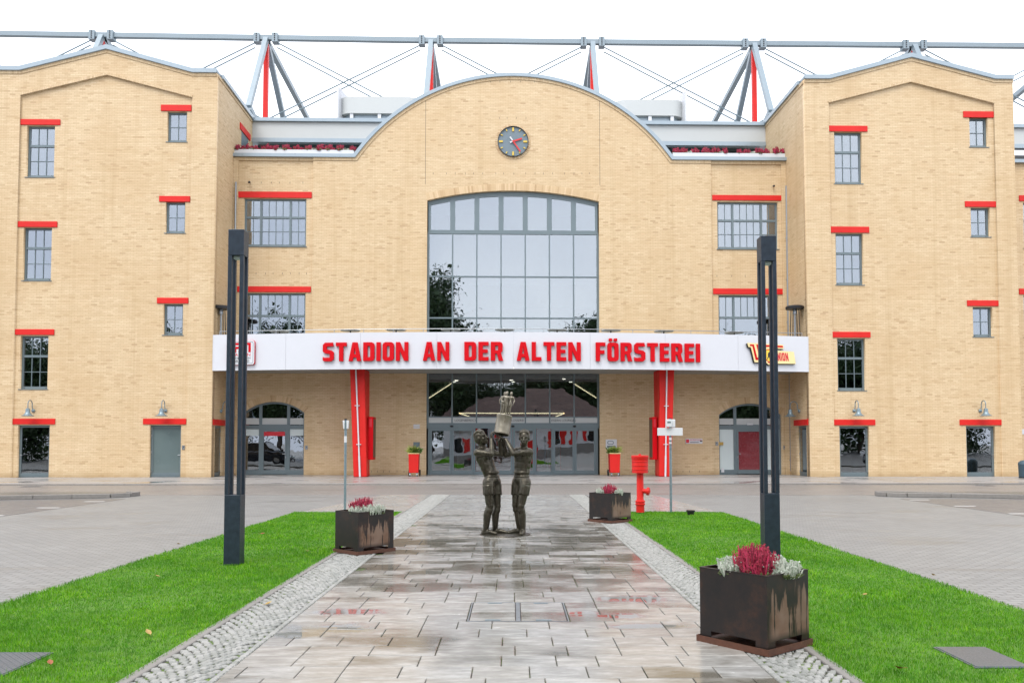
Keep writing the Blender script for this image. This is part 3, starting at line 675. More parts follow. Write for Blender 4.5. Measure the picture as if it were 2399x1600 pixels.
# outer faces of the towers
VB = 3.3
for uu, sg, top, dx, lx, ox in ((uL, -1, wTL, (503, 523), (498, 530), (549, 585)), (uR, 1, wTR, (1866, 1890), (1861.5, 1894), None)):
    va, vb = sorted((vside(dx[0], 1050, uu)[0], vside(dx[1], 1050, uu)[0])); w1 = vside(sum(dx) / 2, 997, uu)[1]
    loops = [[(VF + .3, -.3), (VB, -.3), (VB, top), (VF + .3, top)], box2(va, .05, vb, w1)]
    me = fill(loops, 0, .3, 'wall')
    me.transform(Matrix(((0, sg, 0, uu), (1, 0, 0, 0), (0, 0, 1, 0), (0, 0, 0, 1))))
    link('wall', me, 'yellow_brick', B)
    la, lb = sorted((vside(lx[0], 990, uu)[0], vside(lx[1], 990, uu)[0])); lw = [vside(sum(lx) / 2, y, uu)[1] for y in (996.5, 983)]
    part(MB().box(uu - .05, uu + .04, la, lb, lw[0], lw[1]), 'lintel', 'red_paint')
    d = part(MB().box(uu + sg * .16, uu + sg * .22, va, vb, .05, w1), 'door', 'slate_frame')
    x0, x1 = sorted((uu + sg * .15, uu + sg * .158)); MB().box(x0, x1, va + .12, vb - .12, .25, w1 - .12).build('pane', 'door_glass', d)
    for t in (.1, .25, .55, .9): MB().box(min(uu + sg * .13, uu + sg * .159), max(uu + sg * .13, uu + sg * .159), vb - .07, vb - .02, w1 * (1 - t) - .06, w1 * (1 - t) + .06).build('hinge', 'steel', d)
    c0, c1 = sorted((uu - sg * .12, uu + sg * .5)); part(MB().box(c0, c1, VF + .61, VB, top + .002, top + .2), 'coping', 'coping_metal')
    b0, b1 = sorted((uu - sg * .035, uu + sg * .1)); part(MB().box(b0, b1, VF + .101, VB, top - .15, top), 'brick_band', 'yellow_brick_soldier')
    # doorway to the roof terrace, its red lintel seen end-on
    lo_ = vside(549, 330, uL)[0] if sg < 0 else vside(549, 330, uL)[0]
    if sg < 0:
        (v0, wa), (v1, wb) = vside(561.5, 312, uu), vside(585, 340, uu)
        wl = (W(700, 331, 3.0))
        part(MB().box(uu - .05, uu + .05, v0, v1, wl - .12, wl + .22), 'lintel', 'red_paint')
        part(MB().box(uu - .02, uu + .004, v0 + .3, v1 - .3, wl - 2.2, wl - .125), 'door', 'slate_frame')

# ---- main front
x717, x1634 = 717 * K, 1634 * K
uA, uB_ = U(x717, 600, 0), U(x1634, 600, 0)
wp = W(760, 369.5, 0); aL, aR = U(833, 369, 0), U(1573, 377, 0); wA = W(1201.7, 180.5, 0)
am, hw, sg_ = (aL + aR) / 2, (aR - aL) / 2, wA - wp
Rr = (hw * hw + sg_ * sg_) / (2 * sg_); czz = wA - Rr; a0 = math.asin(min(1, hw / Rr))
arc = [(am + Rr * math.sin(t), czz + Rr * math.cos(t)) for t in [-a0 + 2 * a0 * k / 48 for k in range(49)]]
C0, C1 = U(1000, 650, 0), U(1404, 650, 0); wS = W(1202, 471, 0); wT = W(1202, 447, 0); cm, ch_ = (C0 + C1) / 2, (C1 - C0) / 2
def seg_arc(u0, u1, ws, wt, n=28):
    m, h, s = (u0 + u1) / 2, (u1 - u0) / 2, wt - ws; r = (h * h + s * s) / (2 * s); t = math.asin(h / r)
    return [(m + r * math.sin(q), wt - r + r * math.cos(q)) for q in [-t + 2 * t * k / n for k in range(n + 1)]]
top_arch = seg_arc(C0, C1, wS, wT)
wall('wall', [[(uA, -.3), (uB_, -.3), (uB_, wp)] + arc[::-1] + [(uA, wp)], [(C0, -.2), (C1, -.2)] + top_arch[::-1]], 0, .4)
path = [(uL + .001, wp)] + [(aL - .01, wp)] + arc[1:-1] + [(aR + .01, wp)] + [(uR - .001, wp)]
coping(path, -.12, .55, .17)
coping([(uA, wp)] + path[1:-1] + [(uB_, wp)], -.04, .1, -.15, 'brick_band', 'yellow_brick_soldier', -.002)
def voussoirs(arcpts, h, v0, v1, name='brick_arch', step=.083):
    m = MB(); acc = []; L = 0
    for a, b in zip(arcpts, arcpts[1:]):
        n = max(1, int(math.dist(a, b) / .01))
        acc += [(a[0] + (b[0] - a[0]) * k / n, a[1] + (b[1] - a[1]) * k / n) for k in range(n)]
    acc.append(arcpts[-1]); i = 0; prev = acc[0]
    while i < len(acc) - 1:
        j = i; d = 0
        while j < len(acc) - 1 and d < step - .008: d += math.dist(acc[j], acc[j + 1]); j += 1
        a, b = Vector(acc[i]), Vector(acc[j]); t = (b - a).normalized(); n_ = Vector((-t.y, t.x)); jit = rnd.uniform(-.003, .003)
        m.prism([tuple(a), tuple(b), tuple(b + n_ * h), tuple(a + n_ * h)], v0 + jit, v1)
        i = j + 1
    return part(m, name, 'arch_brick')
s = NT('arch_brick'); s.l(s.ramp(s.n('ShaderNodeNewGeometry').outputs['Random Per Island'], [(0, (.44, .29, .15)), (.3, (.54, .385, .215)), (.7, (.58, .425, .245)), (1, (.63, .475, .29))]), s.p.inputs['Base Color']); s.setp(Roughness=.6)
voussoirs(top_arch, .36, -.012, .05)
voussoirs([(am + (1.5 * 0 + 1) * q[0], q[1]) for q in []] or [(U(1202, 333, 0) + .80 * math.sin(t), W(1202, 333, 0) + .80 * math.cos(t)) for t in [math.pi * 2 * k / 60 for k in range(61)]], -.0 + .13, -.02, .05)
# expansion joints
for xx in (997, 1405): part(MB().box(U(xx, 350, 0) - .008, U(xx, 350, 0) + .008, -.003, .01, wT + .3, W(xx, 232, 0)), 'expansion_joint', 'print_black')
# weep holes
wh = MB()
for xa, xb, y, st in ((1015, 1395, 407, 24), (1090, 1310, 192, 26), (1170, 1240, 277, 18), (580, 715, 427, 26), (570, 725, 640, 24), (1655, 1830, 646, 28), (840, 1000, 1104, 17), (1480, 1640, 1104, 19)):
    x = xa
    while x < xb:
        u, ww = loc(x, y, 0); wh.box(u - .008, u + .008, -.004 if (xa > 731 and xb < 1660) else .094, .12, ww - .05, ww + .05); x += st * rnd.uniform(.7, 1.3)
stuff(part(wh, 'weep_holes', 'print_black'))
# side bays
def bay(u0, u1, ups, los, lu, ll, arch):
    holes = []; a = rectd(*ups, .1); b = rectd(*los, .1); b = (b[0], b[1], 5.7, b[3])
    holes += [box2(a[0], a[2], a[1], a[3]), box2(b[0], b[2], b[1], b[3])]
    x0, x1, ysp, yt = arch; d0, d1 = U(x0 * K, 1000 * K, .1), U(x1 * K, 1000 * K, .1); ws, wt = W((x0 + x1) / 2 * K, ysp * K, .1), W((x0 + x1) / 2 * K, yt * K, .1)
    ar = seg_arc(d0, d1, ws, wt, 20); holes.append([(d0, .05), (d1, .05)] + ar[::-1])
    wall('wall', [[(u0, -.3), (u1, -.3), (u1, wp), (u0, wp)]] + holes, .1, .42)
    window(*a, .24, [(1, 2), (2, 4), (1, 2)], [(.38, 1), (.62, 2)])
    window(*b, .24, [(1, 2), (2, 4), (1, 2)], [(.30, 1), (.70, 2)], sill=False, big=True)
    lintel(*lu, .1); lintel(*ll, .1); voussoirs(ar, .33, .085, .14)
    return d0, d1, ws, wt, ar
adL = bay(uL, uA, (560, 456, 703, 566), (557, 673, 701, 770), (547, 441, 716, 455), (545, 658, 714, 671), (558, 698, 947, 922))
adR = bay(uB_, uR, (1647, 464, 1786, 572), (1650, 678, 1787, 775), (1635, 449, 1799, 461), (1637, 663, 1802, 676), (1651, 1795, 952, 926))
pl = .25
part(MB().box(uL + .003, uL + pl, .02, .098, -.3, wp - .002), 'pilaster', 'yellow_brick'); part(MB().box(uR - pl, uR - .003, .02, .098, -.3, wp - .002), 'pilaster', 'yellow_brick')
for a, b in ((uL + pl + .002, uA - .002), (uB_ + .002, uR - pl - .002)): part(MB().box(a, b, .03, .098, wp - .17, wp - .002), 'brick_band', 'yellow_brick_soldier')
# arched shop doors in the bays
def arch_door(ad, right):
    d0, d1, ws, wt, ar = ad; v = .26; n = len(ar); L = d1 - d0; fr = .07
    def top(u):
        for (a, b), (c, d) in zip(ar, ar[1:]):
            if a - 1e-6 <= u <= c + 1e-6: return b + (d - b) * (u - a) / max(1e-9, c - a)
        return ws
    m1, m2 = d0 + L * .27, d0 + L * .73; wh1 = W(640, 1009, .1); wh0 = W(640, 999, .1); head = (wh0 + wh1) / 2 - .02
    m = MB()
    for uu, hwid in ((d0 + fr / 2, fr / 2), (m1, .075), (m2, .075), (d1 - fr / 2, fr / 2)):
        m.prism([(uu - hwid, .05), (uu + hwid, .05), (uu + hwid, top(min(d1, uu + hwid))), (uu - hwid, top(max(d0, uu - hwid)))], v, v + .1)
    m.box(d0 + fr, m1 - .075, v + .004, v + .09, head, head + .2); m.box(m2 + .075, d1 - fr, v + .004, v + .09, head, head + .2); m.box(m1 + .075, m2 - .075, v - .01, v + .09, head - .02, head + .24)
    m.box(d0 + fr, m1 - .075, v + .004, v + .09, .05, .3); m.box(m2 + .075, d1 - fr, v + .004, v + .09, .05, .3)
    inn = seg_arc(d0 + .002, d1 - .002, ws - .1, wt - .1, 20); m2_ = link('arch_head', fill([ar + inn[::-1]], v - .004, v + .094, 'arch_head'), 'slate_frame', B)
    # leaf
    m.box(m1 + .08, m1 + .17, v - .012, v + .07, .08, head - .025); m.box(m2 - .17, m2 - .08, v - .012, v + .07, .08, head - .025)
    m.box(m1 + .17, m2 - .17, v - .012, v + .07, .08, .3); m.box(m1 + .17, m2 - .17, v - .012, v + .07, head - .12, head - .025)
    f = part(m, 'door', 'slate_frame'); m2_.parent = f; m2_.location = (0, 0, 0)
    side = 'frosted' if right else 'door_glass'
    bl = W(640, 988, .1) - .05; bt = W(640, 976, .1)
    for a, b in ((d0 + fr, m1 - .075), (m1 + .075, m2 - .075), (m2 + .075, d1 - fr)):
        MB().prism([(a, head + .2), (b, head + .2), (b, top(b) - .09), ((a + b) / 2, top((a + b) / 2) - .09), (a, top(a) - .09)], v + .05, v + .06).build('pane', 'door_glass', f)
        MB().box(a, b, v + .03, v + .036, head + .24, head + .56).build('frosted_band', 'off_white_panel', f)
    for a, b in ((d0 + fr, m1 - .075), (m2 + .075, d1 - fr)):
        MB().box(a, b, v + .05, v + .06, .3, head).build('pane', side, f)
        if not right: MB().box(a, b, v + .04, v + .046, head - .34, head).build('frosted_band', 'frosted', f)
    MB().box(m1 + .165, m2 - .165, v + .03, v + .04, .295, head - .115).build('pane', 'door_glass' if not right else 'door_blind', f)
    if not right: MB().box(m1 + .17, m2 - .17, v + .02, v + .028, head - .35, head - .13).build('red_band', 'print_red', f)
    ul = m2 - .12 if not right else m1 + .12; q = -1 if not right else 1
    h = MB(); h.cyl((ul, v - .012, 1.12), (ul, v - .07, 1.12), .014, n=8); h.cyl((ul, v - .07, 1.12), (ul + q * .14, v - .07, 1.12), .013, n=8); h.box(ul - .025, ul + .025, v - .03, v - .012, .9, 1.0); h.build('handle', 'steel', f, True)
    rm = MB(); e = .25
    for bx in ((d0 - e, d1 + e, v + 3, v + 3.05, 0, wt + .1), (d0 - e, d0 - e + .02, v + .2, v + 3, 0, wt + .1), (d1 + e, d1 + e + .02, v + .2, v + 3, 0, wt + .1), (d0 - e, d1 + e, v + .2, v + 3, 0, .045), (d0 - e, d1 + e, v + .2, v + 3, wt + .1, wt + .15)): rm.box(*bx)
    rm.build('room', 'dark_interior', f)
    return m1, m2, head
arch_door(adL, False); aR1, aR2, aRh = arch_door(adR, True)
# bays continuing beyond the right tower
uX = U(2384.5, 640, VF); u9 = uX + 8
wr = rect(2398, 475, 2500, 582, .1); wr2 = rect(2399, 692, 2500, 790, .1)
wall('wall', [[(uX - 1.5, -.3), (u9, -.3), (u9, wp), (uX - 1.5, wp)], box2(wr[0], wr[2], wr[1], wr[3]), box2(wr2[0], wr2[2], wr2[1], wr2[3])], .1, .4)
for q in (wr, wr2): window(*q, .24, [(1, 2), (2, 4), (1, 2)], [(.38, 1), (.62, 2)])
for yy in (465, 683): lintel(2387 / K, yy / K - 6, 2510 / K, yy / K + 7, .1)
part(MB().box(uX - 1.5, u9, -.1, .5, wp, wp + .17), 'coping', 'coping_metal')

# the outer flanks of both towers and the bay left of the left tower
for uo_, sg, top in ((-24.9, 1, wTL), (uX, -1, wTR)):
    x0, x1 = sorted((uo_ + sg * .004, uo_ + sg * .3)); part(MB().box(x0, x1, VF + .3, VB, -.3, top - .21), 'wall', 'yellow_brick'); x0, x1 = sorted((uo_ - sg * .12, uo_ + sg * .5)); part(MB().box(x0, x1, VF + .61, VB, top - .2, top), 'coping', 'coping_metal')
u8 = -24.9 - 8; wall('wall', [[(u8, -.3), (-23.4, -.3), (-23.4, wp), (u8, wp)], box2(-29.5, wr[2], -27.0, wr[3]), box2(-29.5, wr2[2], -27.0, wr2[3])], .1, .4)
for q in (wr, wr2): window(-29.5, -27.0, q[2], q[3], .24, [(1, 2), (2, 4), (1, 2)], [(.38, 1), (.62, 2)]); part(MB().box(-29.8, -26.7, .05, .22, q[3], q[3] + .3), 'lintel', 'red_paint')
part(MB().box(u8, -23.4, -.1, .5, wp, wp + .17), 'coping', 'coping_metal')

# ---- central glazing
v = .2; gb = [W(1202, y, v) for y in (547, 648.6, 745.4)]; wband1, wband0 = W(1202, 977, v), W(1202, 992, v); wd = W(1202, 1002, v)
us = [C0 + .05 + (C1 - C0 - .1) * k / 7 for k in range(8)]; wmid = 5.55
def atop(u):
    for (a, b), (c, d) in zip(top_arch, top_arch[1:]):
        if a - 1e-6 <= u <= c + 1e-6: return b + (d - b) * (u - a) / (c - a)
    return wS
gl = MB()
for k, uu in enumerate(us):
    hwid = .06 if k in (0, 7) else .035
    gl.box(uu - hwid, uu + hwid, v, v + .12, wd, gb[0] - .05)
for ww, hh in ((gb[0], .05), (gb[1], .035), (gb[2], .035), (wmid, .3), (wband1, .03), ((wband0 + wd) / 2, (wband0 - wd) / 2 + .03)):
    gl.box(C0 + .02, C1 - .02, v - .006, v + .11, ww - hh, ww + hh)
GW = part(gl, 'window', 'slate_frame')
inn = seg_arc(C0 + .01, C1 - .01, wS - .14, wT - .14)
link('arch_head', fill([top_arch + inn[::-1]], v - .008, v + .12, 'arch_head'), 'slate_frame', GW)
for k in range(7):
    a, b = us[k], us[k + 1]; sf = .13
    lo_ = gb[0] + .05; tl = lambda u: atop(min(max(u, C0), C1)) - .14
    outer = [(a, lo_), (b, lo_), (b, tl(b)), ((a + b) / 2, tl((a + b) / 2)), (a, tl(a))]
    i0, i1 = a + sf, b - sf; inner = [(i0, lo_ + .11), (i1, lo_ + .11), (i1, tl(i1) - .1), ((i0 + i1) / 2, tl((i0 + i1) / 2) - .1), (i0, tl(i0) - .1)]
    link('sash', fill([outer, inner], v + .01, v + .09, 'sash'), 'slate_frame', GW)
    MB().prism(inner, v + .045, v + .055).build('pane', 'window_glass', GW)
    for w0, w1 in ((gb[1], gb[0]), (gb[2], gb[1]), (wmid + .2, gb[2]), (wband1, wmid - .2)):
        MB().box(a, b, v + .05, v + .062, w0, w1).build('pane', 'window_glass' if w0 > 5 else 'door_glass', GW)
    bp = MB().box(a + .036, b - .036, v + .02, v + .032, wband0 + .02, wband1 - .03).build('frosted_band', 'off_white_panel', GW)
for k, t in ((1, 'LOGENBEREICH'), (3, 'SCHLOSSEREI'), (5, 'EISERN LOUNGES')):
    o = link('lettering', text_mesh(t, .17, .004, 'CENTER'), 'print_black', GW, ((us[k] + us[k + 1]) / 2 + .08, v + .014, (wband0 + wband1) / 2 - .06)); o.scale = (.95, 1, 1)
DS = [(1002.8, 1113.7), (1146, 1257), (1291.6, 1400.6)]
prev = C0 + .02
for i, (xa, xb) in enumerate(DS):
    a, b = U(xa, 1050, v), U(xb, 1050, v); m = MB(); c = (a + b) / 2
    m.box(a, a + .09, v - .03, v + .1, .05, wd - .03); m.box(b - .09, b, v - .03, v + .1, .05, wd - .03); m.box(a + .09, b - .09, v - .03, v + .1, wd - .08, wd - .03)
    for x0, x1 in ((a + .1, c - .006), (c + .006, b - .1)):
        m.box(x0, x0 + .1, v - .01, v + .05, .07, wd - .082); m.box(x1 - .1, x1, v - .01, v + .05, .07, wd - .082); m.box(x0 + .1, x1 - .1, v - .01, v + .05, .07, .27); m.box(x0 + .1, x1 - .1, v - .01, v + .05, wd - .16, wd - .082)
    D = part(m, 'door', 'slate_frame')
    for x0, x1 in ((a + .2, c - .106), (c + .106, b - .2)): MB().box(x0 - .004, x1 + .004, v + .012, v + .024, .266, wd - .156).build('pane', 'door_glass', D)
    MB().ell((c, v - .03, wd + .08), (.09, .05, .05)).build('sensor', 'black_rubber', D, True)
    if i: MB().box(prev + .02, a - .02, v + .03, v + .042, .2, wd - .03).build('pane', 'door_glass', GW); MB().box(prev, a, v, v + .08, .05, .22).build('plinth', 'slate_frame', GW)
    prev = b
# entrance hall behind the glass
H = MB(); x0, x1 = C0 - 2.5, C1 + 2.5
H.box(x0, x1, 9, 9.1, 0, 16.5); H.box(x0 - .1, x0, .45, 9, 0, 16.5); H.box(x1, x1 + .1, .45, 9, 0, 16.5); H.box(x0, x1, .45, 9, 16.5, 16.6)
hall = part(H, 'entrance_hall', 'dim_interior')
MB().box(x0, x1, .45, 9, -.1, .046).build('hall_floor', 'dim_interior', hall); MB().box(x0, x1, 1.2, 9, 5.0, 5.45).build('gallery_slab', 'dim_interior', hall); MB().box(x0, x1, 1.6, 9, 10.1, 10.5).build('gallery_slab', 'dim_interior', hall)
for p, q in (((1090.4, 877), (1002.5, 934)), ((1312, 878), (1397, 932)), ((1074.5, 967.5), (1322.5, 968.3)), ((1074.5, 967.5), (1105, 977.5)), ((1322.5, 968), (1298, 977.5))):
    (a, b), (c, d) = loc(*p, 3.5), loc(*q, 3.5); MB().bar((a, 3.5, b), (c, 3.5, d), .05, .05, (0, 1, 0)).build('light_strip', 'led_strip', hall)
for xx in (1064, 1202, 1337): a, b = loc(xx, 884, 2.2); MB().cyl((a, 2.2, 4.99), (a, 2.2, 4.96), .09, n=14).build('downlight', 'downlight', hall)
MB().box(us[2], us[5], 6.2, 7.0, .05, 1.15).build('reception_counter', 'red_paint', hall); MB().box(us[1], us[6], 8.7, 8.95, .05, 2.6).build('wall_panel', 'red_paint', hall)
MB().box(us[1] + .1, us[1] + .9, 4, 4.8, .05, 2.0).build('display_panel', 'white_paint', hall); MB().box(us[5] + .2, us[5] + .9, 5, 5.8, .05, 1.9).build('display_panel', 'white_paint', hall)

# ---- attic storey behind the parapet
q = [W(700, y, 3.2) for y in (278.5, 286.5, 325, 334.6)]
part(MB().box(uL - .02, uR + .02, 3.05, 3.6, q[1], q[0]), 'attic_coping', 'coping_metal'); part(MB().box(uL - .02, uR + .02, 3.2, 3.5, q[2], q[1] - .002), 'attic_fascia', 'off_white_panel')
part(MB().box(uL - .02, uR + .02, 3.12, 3.5, q[3], q[2] - .002), 'attic_band', 'coping_metal')
part(MB().box(uL, uR, .45, 9, wp - .5, wp - .3), 'terrace', 'soffit'); part(MB().box(uL - .02, uR + .02, 3.5, 11, q[3] + .3, q[3] + .5), 'attic_roof', 'soffit')
wn = wp - .3; at = part(MB().box(uL, uR, 4.3, 4.34, q[3] - .05, q[3] + .25), 'attic_window', 'slate_frame'); x = uL
while x < uR - .3:
    b = min(x + 1.12, uR); MB().box(x, x + .07, 4.26, 4.38, wn, q[3] + .2).build('mullion', 'slate_frame', at); MB().box(x + .07, b, 4.30, 4.31, wn, q[3] + .1).build('pane', 'window_glass', at); x = b
part(MB().box(uL, uR, 6, 6.1, wn, q[3] + .3), 'attic_wall', 'dim_interior')
xx1 = u9; part(MB().box(uX - 1.5, xx1, 3.05, 3.6, q[1], q[0]), 'attic_coping', 'coping_metal'); part(MB().box(uX - 1.5, xx1, 3.2, 3.5, q[2], q[1] - .002), 'attic_fascia', 'off_white_panel')
part(MB().box(uX - 1.5, xx1, 3.12, 3.5, q[3], q[2] - .002), 'attic_band', 'coping_metal'); part(MB().box(uX - 1.5, xx1, 4.3, 4.4, wn, q[3]), 'attic_wall', 'dim_interior')
part(MB().prism([(a, b - .25) for a, b in arc], .4, 9), 'barrel_roof', 'coping_metal')

# ---- balcony
EL, ER, VE, VC = uL + .05, uR - .05, -2.76, -4.08
bm_, bh_, bs_ = (EL + ER) / 2, (ER - EL) / 2, VE - VC; bR = (bh_ ** 2 + bs_ ** 2) / (2 * bs_)
def bv(u): return VC + bR - math.sqrt(bR * bR - (u - bm_) ** 2)
def ba(u): return math.asin((u - bm_) / bR)
bw0, bw1 = W(1202, 864, VC), W(1202, 778, VC)
def strip(ua, ub, off0, off1, n):
    o = [(ua + (ub - ua) * k / n) for k in range(n + 1)]
    return [(u + math.sin(ba(u)) * off0 * 0, bv(u) + off0) for u in o] + [(u, bv(u) + off1) for u in o[::-1]]
cur = strip(EL + .02, ER - .02, .1, .1, 40)[:41]
BAL = part(MB().slab(cur + [(ER - .02, -.003), (EL + .02, -.003)], bw0 + .12, bw0 + .80), 'balcony', 'soffit')
seams = [EL] + [EL + (ER - EL) * k / 8 for k in range(1, 8)] + [ER]
for a, b in zip(seams, seams[1:]): MB().slab(strip(a + .004, b - .004, 0, .085, 8), bw0, bw1).build('fascia_panel', 'white_panel', BAL)
us_ = [EL + .25 + (ER - EL - .5) * k / 40 for k in range(41)]
MB().tube([(u, bv(u) + .12, bw1 + .17) for u in us_], .016, 8).build('handrail', 'steel', BAL, True)
for k in range(0, 41, 2): MB().cyl((us_[k], bv(us_[k]) + .12, bw1 - .02), (us_[k], bv(us_[k]) + .12, bw1 + .16), .014, n=8).build('rail_post', 'steel', BAL)
for k in range(7):
    u = bm_ + (k - 3) * 3.05; MB().cyl((u, -3.4, bw0 + .118), (u, -3.4, bw0 + .09), .1, n=16).build('downlight', 'downlight', BAL, True)
for sgn in (-1, 1):                           # end returns
    u = EL if sgn < 0 else ER; MB().box(min(u, u + sgn * .04), max(u, u + sgn * .04), VE + .002, VE + .02, bw0, bw1).build('fascia_end', 'white_panel', BAL)
# red letters
def g_(x): return x
GL = {
 'S': (.58, [[(0, .04), (0, .25), (.06, .2), (.37, .2), (.37, .385), (.10, .43), (0, .53), (0, .88), (.12, 1), (.53, 1), (.56, .8), (.21, .8), (.21, .635), (.47, .575), (.58, .475), (.58, .12), (.46, 0), (.1, 0)]]),
 'T': (.56, [[(0, .8), (0, 1), (.56, 1), (.56, .8), (.39, .8), (.39, 0), (.17, 0), (.17, .8)]]),
 'A': (.66, [[(0, 0), (.2, 1), (.46, 1), (.66, 0), (.44, 0), (.41, .19), (.25, .19), (.22, 0)], [(.28, .37), (.33, .74), (.38, .37)]]),
 'D': (.58, [[(0, 0), (0, 1), (.44, 1), (.54, .95), (.58, .86), (.58, .14), (.54, .05), (.44, 0)], [(.22, .2), (.22, .8), (.32, .8), (.36, .76), (.36, .24), (.32, .2)]]),
 'I': (.22, [[(0, 0), (0, 1), (.22, 1), (.22, 0)]]),
 'O': (.58, [[(.04, .05), (0, .14), (0, .86), (.04, .95), (.14, 1), (.44, 1), (.54, .95), (.58, .86), (.58, .14), (.54, .05), (.44, 0), (.14, 0)], [(.22, .24), (.22, .76), (.26, .8), (.32, .8), (.36, .76), (.36, .24), (.32, .2), (.26, .2)]]),
 'N': (.64, [[(0, 0), (0, 1), (.21, 1), (.435, .47), (.435, 1), (.64, 1), (.64, 0), (.43, 0), (.205, .53), (.205, 0)]]),
 'E': (.50, [[(0, 0), (0, 1), (.5, 1), (.5, .8), (.22, .8), (.22, .6), (.46, .6), (.46, .41), (.22, .41), (.22, .2), (.5, .2), (.5, 0)]]),
 'R': (.61, [[(0, 0), (0, 1), (.46, 1), (.55, .95), (.58, .87), (.58, .53), (.5, .42), (.61, 0), (.39, 0), (.3, .37), (.22, .37), (.22, 0)], [(.22, .55), (.22, .8), (.33, .8), (.36, .77), (.36, .58), (.33, .55)]]),
 'L': (.50, [[(0, 0), (0, 1), (.22, 1), (.22, .2), (.5, .2), (.5, 0)]]),
 'F': (.50, [[(0, 0), (0, 1), (.5, 1), (.5, .8), (.22, .8), (.22, .58), (.45, .58), (.45, .38), (.22, .38), (.22, 0)]]),
 'C': (.54, [[(.04, .05), (0, .14), (0, .86), (.04, .95), (.14, 1), (.54, 1), (.54, .8), (.26, .8), (.22, .76), (.22, .24), (.26, .2), (.54, .2), (.54, 0), (.14, 0)]]),
 'U': (.58, [[(.04, .05), (0, .14), (0, 1), (.2, 1), (.2, .22), (.38, .22), (.38, 1), (.58, 1), (.58, .14), (.54, .05), (.44, 0), (.14, 0)]]),
}
GL['Ö'] = (.58, GL['O'][1] + [rr(.07, 1.06, .25, 1.22, .03, 2), rr(.33, 1.06, .51, 1.22, .03, 2)])
lw0 = W(1202, 845.5, VC); lh = W(1202, 801.5, VC) - lw0
for word, xa, xb in (('STADION', 753, 957), ('AN', 991, 1053), ('DER', 1088, 1179), ('ALTEN', 1210, 1360), ('FÖRSTEREI', 1395, 1644)):
    ua, ub = U(xa, 823, VC + .1), U(xb, 823, VC + .1); nat = sum(GL[c][0] for c in word) * lh
    kx = min(1.12, (ub - ua) / (nat + .1 * lh * (len(word) - 1))); gap = ((ub - ua) - nat * kx) / (len(word) - 1); x = ua
    for c in word:
        wd_, loops = GL[c]; um = x + wd_ * lh * kx / 2; me = fill([[((a - wd_ / 2) * lh * kx, b * lh) for a, b in lp] for lp in loops], -.05, .05, 'sign_letter')
        o = link('sign_letter', me, 'red_bright', BAL, (um, bv(um) - .075, lw0), ba(um)); bevel(o, .01, 2); x += wd_ * lh * kx + gap
# ---- red piers under the balcony
def pier(xs_top, xs_bot, rear, sgn):
    vf = -2.62; t = [U(x, 872, vf) for x in xs_top]; b = [U(x, 1118, vf) for x in xs_bot]; w1 = bw0 + .118; dv = 1.25
    m = MB(); rt = [t[0] - .06, t[1] + .06]; rb = [b[0] + .05, b[1] - .05]
    m.add([(b[0], vf, .05), (b[1], vf, .05), (rb[1], vf + dv, .05), (rb[0], vf + dv, .05), (t[0], vf, w1), (t[1], vf, w1), (rt[1], vf + dv, w1), (rt[0], vf + dv, w1)],
          [(3, 2, 1, 0), (4, 5, 6, 7), (0, 1, 5, 4), (1, 2, 6, 5), (2, 3, 7, 6), (3, 0, 4, 7)])
    p = bevel(part(m, 'pier', 'red_paint'), .05, 3)
    kx = .42 if sgn < 0 else .48; pts = []
    for f_, in ((0,), (.35,), (.7,), (1,)): pts.append((b[0] + (b[1] - b[0]) * .5 + (t[0] + (t[1] - t[0]) * kx - b[0] - (b[1] - b[0]) * .5) * f_, vf - .05, .06 + (w1 - .08) * f_))
    d = MB().tube(pts, .036, 10); d.cyl(pts[0], Vector(pts[0]) + (Vector(pts[1]) - Vector(pts[0])) * .55, .046, n=10)
    for f_ in (.3, .66): q_ = Vector(pts[0]).lerp(Vector(pts[3]), f_); d.box(q_.x - .11, q_.x + .11, vf - .09, vf + .01, q_.z - .015, q_.z + .015)
    d.build('downpipe', 'white_paint', p, True)
    return t, b
pL = pier((819.5, 854), (827.7, 859.5), 0, -1); pR = pier((1545, 1580), (1544, 1573), 0, 1)
# ---- rain pipes in the corners
def pipe(x, y0, y1, v, name='downpipe', r=.045, elbow=True):
    u, a = loc(x, y0, v); b = loc(x, y1, v)[1]; m = MB().cyl((u, v, max(b, .3)), (u, v, a), r, n=10)
    if elbow: m.cyl((u, v, .32), (u + .03, v - .1, .15), r, n=10); m.cyl((u + .03, v - .1, .15), (u + .03, v - .1, .05), r, n=10)
    for k in range(int((a - b) / 2.2)): z = b + .8 + k * 2.2; m.box(u - .07, u + .07, v, .1, z - .02, z + .02)
    return part(m, name, 'steel', None, True)
pipe(552.5, 427, 778, -.03, elbow=False); pipe(1842, 436, 790, -.03, elbow=False); pipe(1850, 878, 1114, -.03)

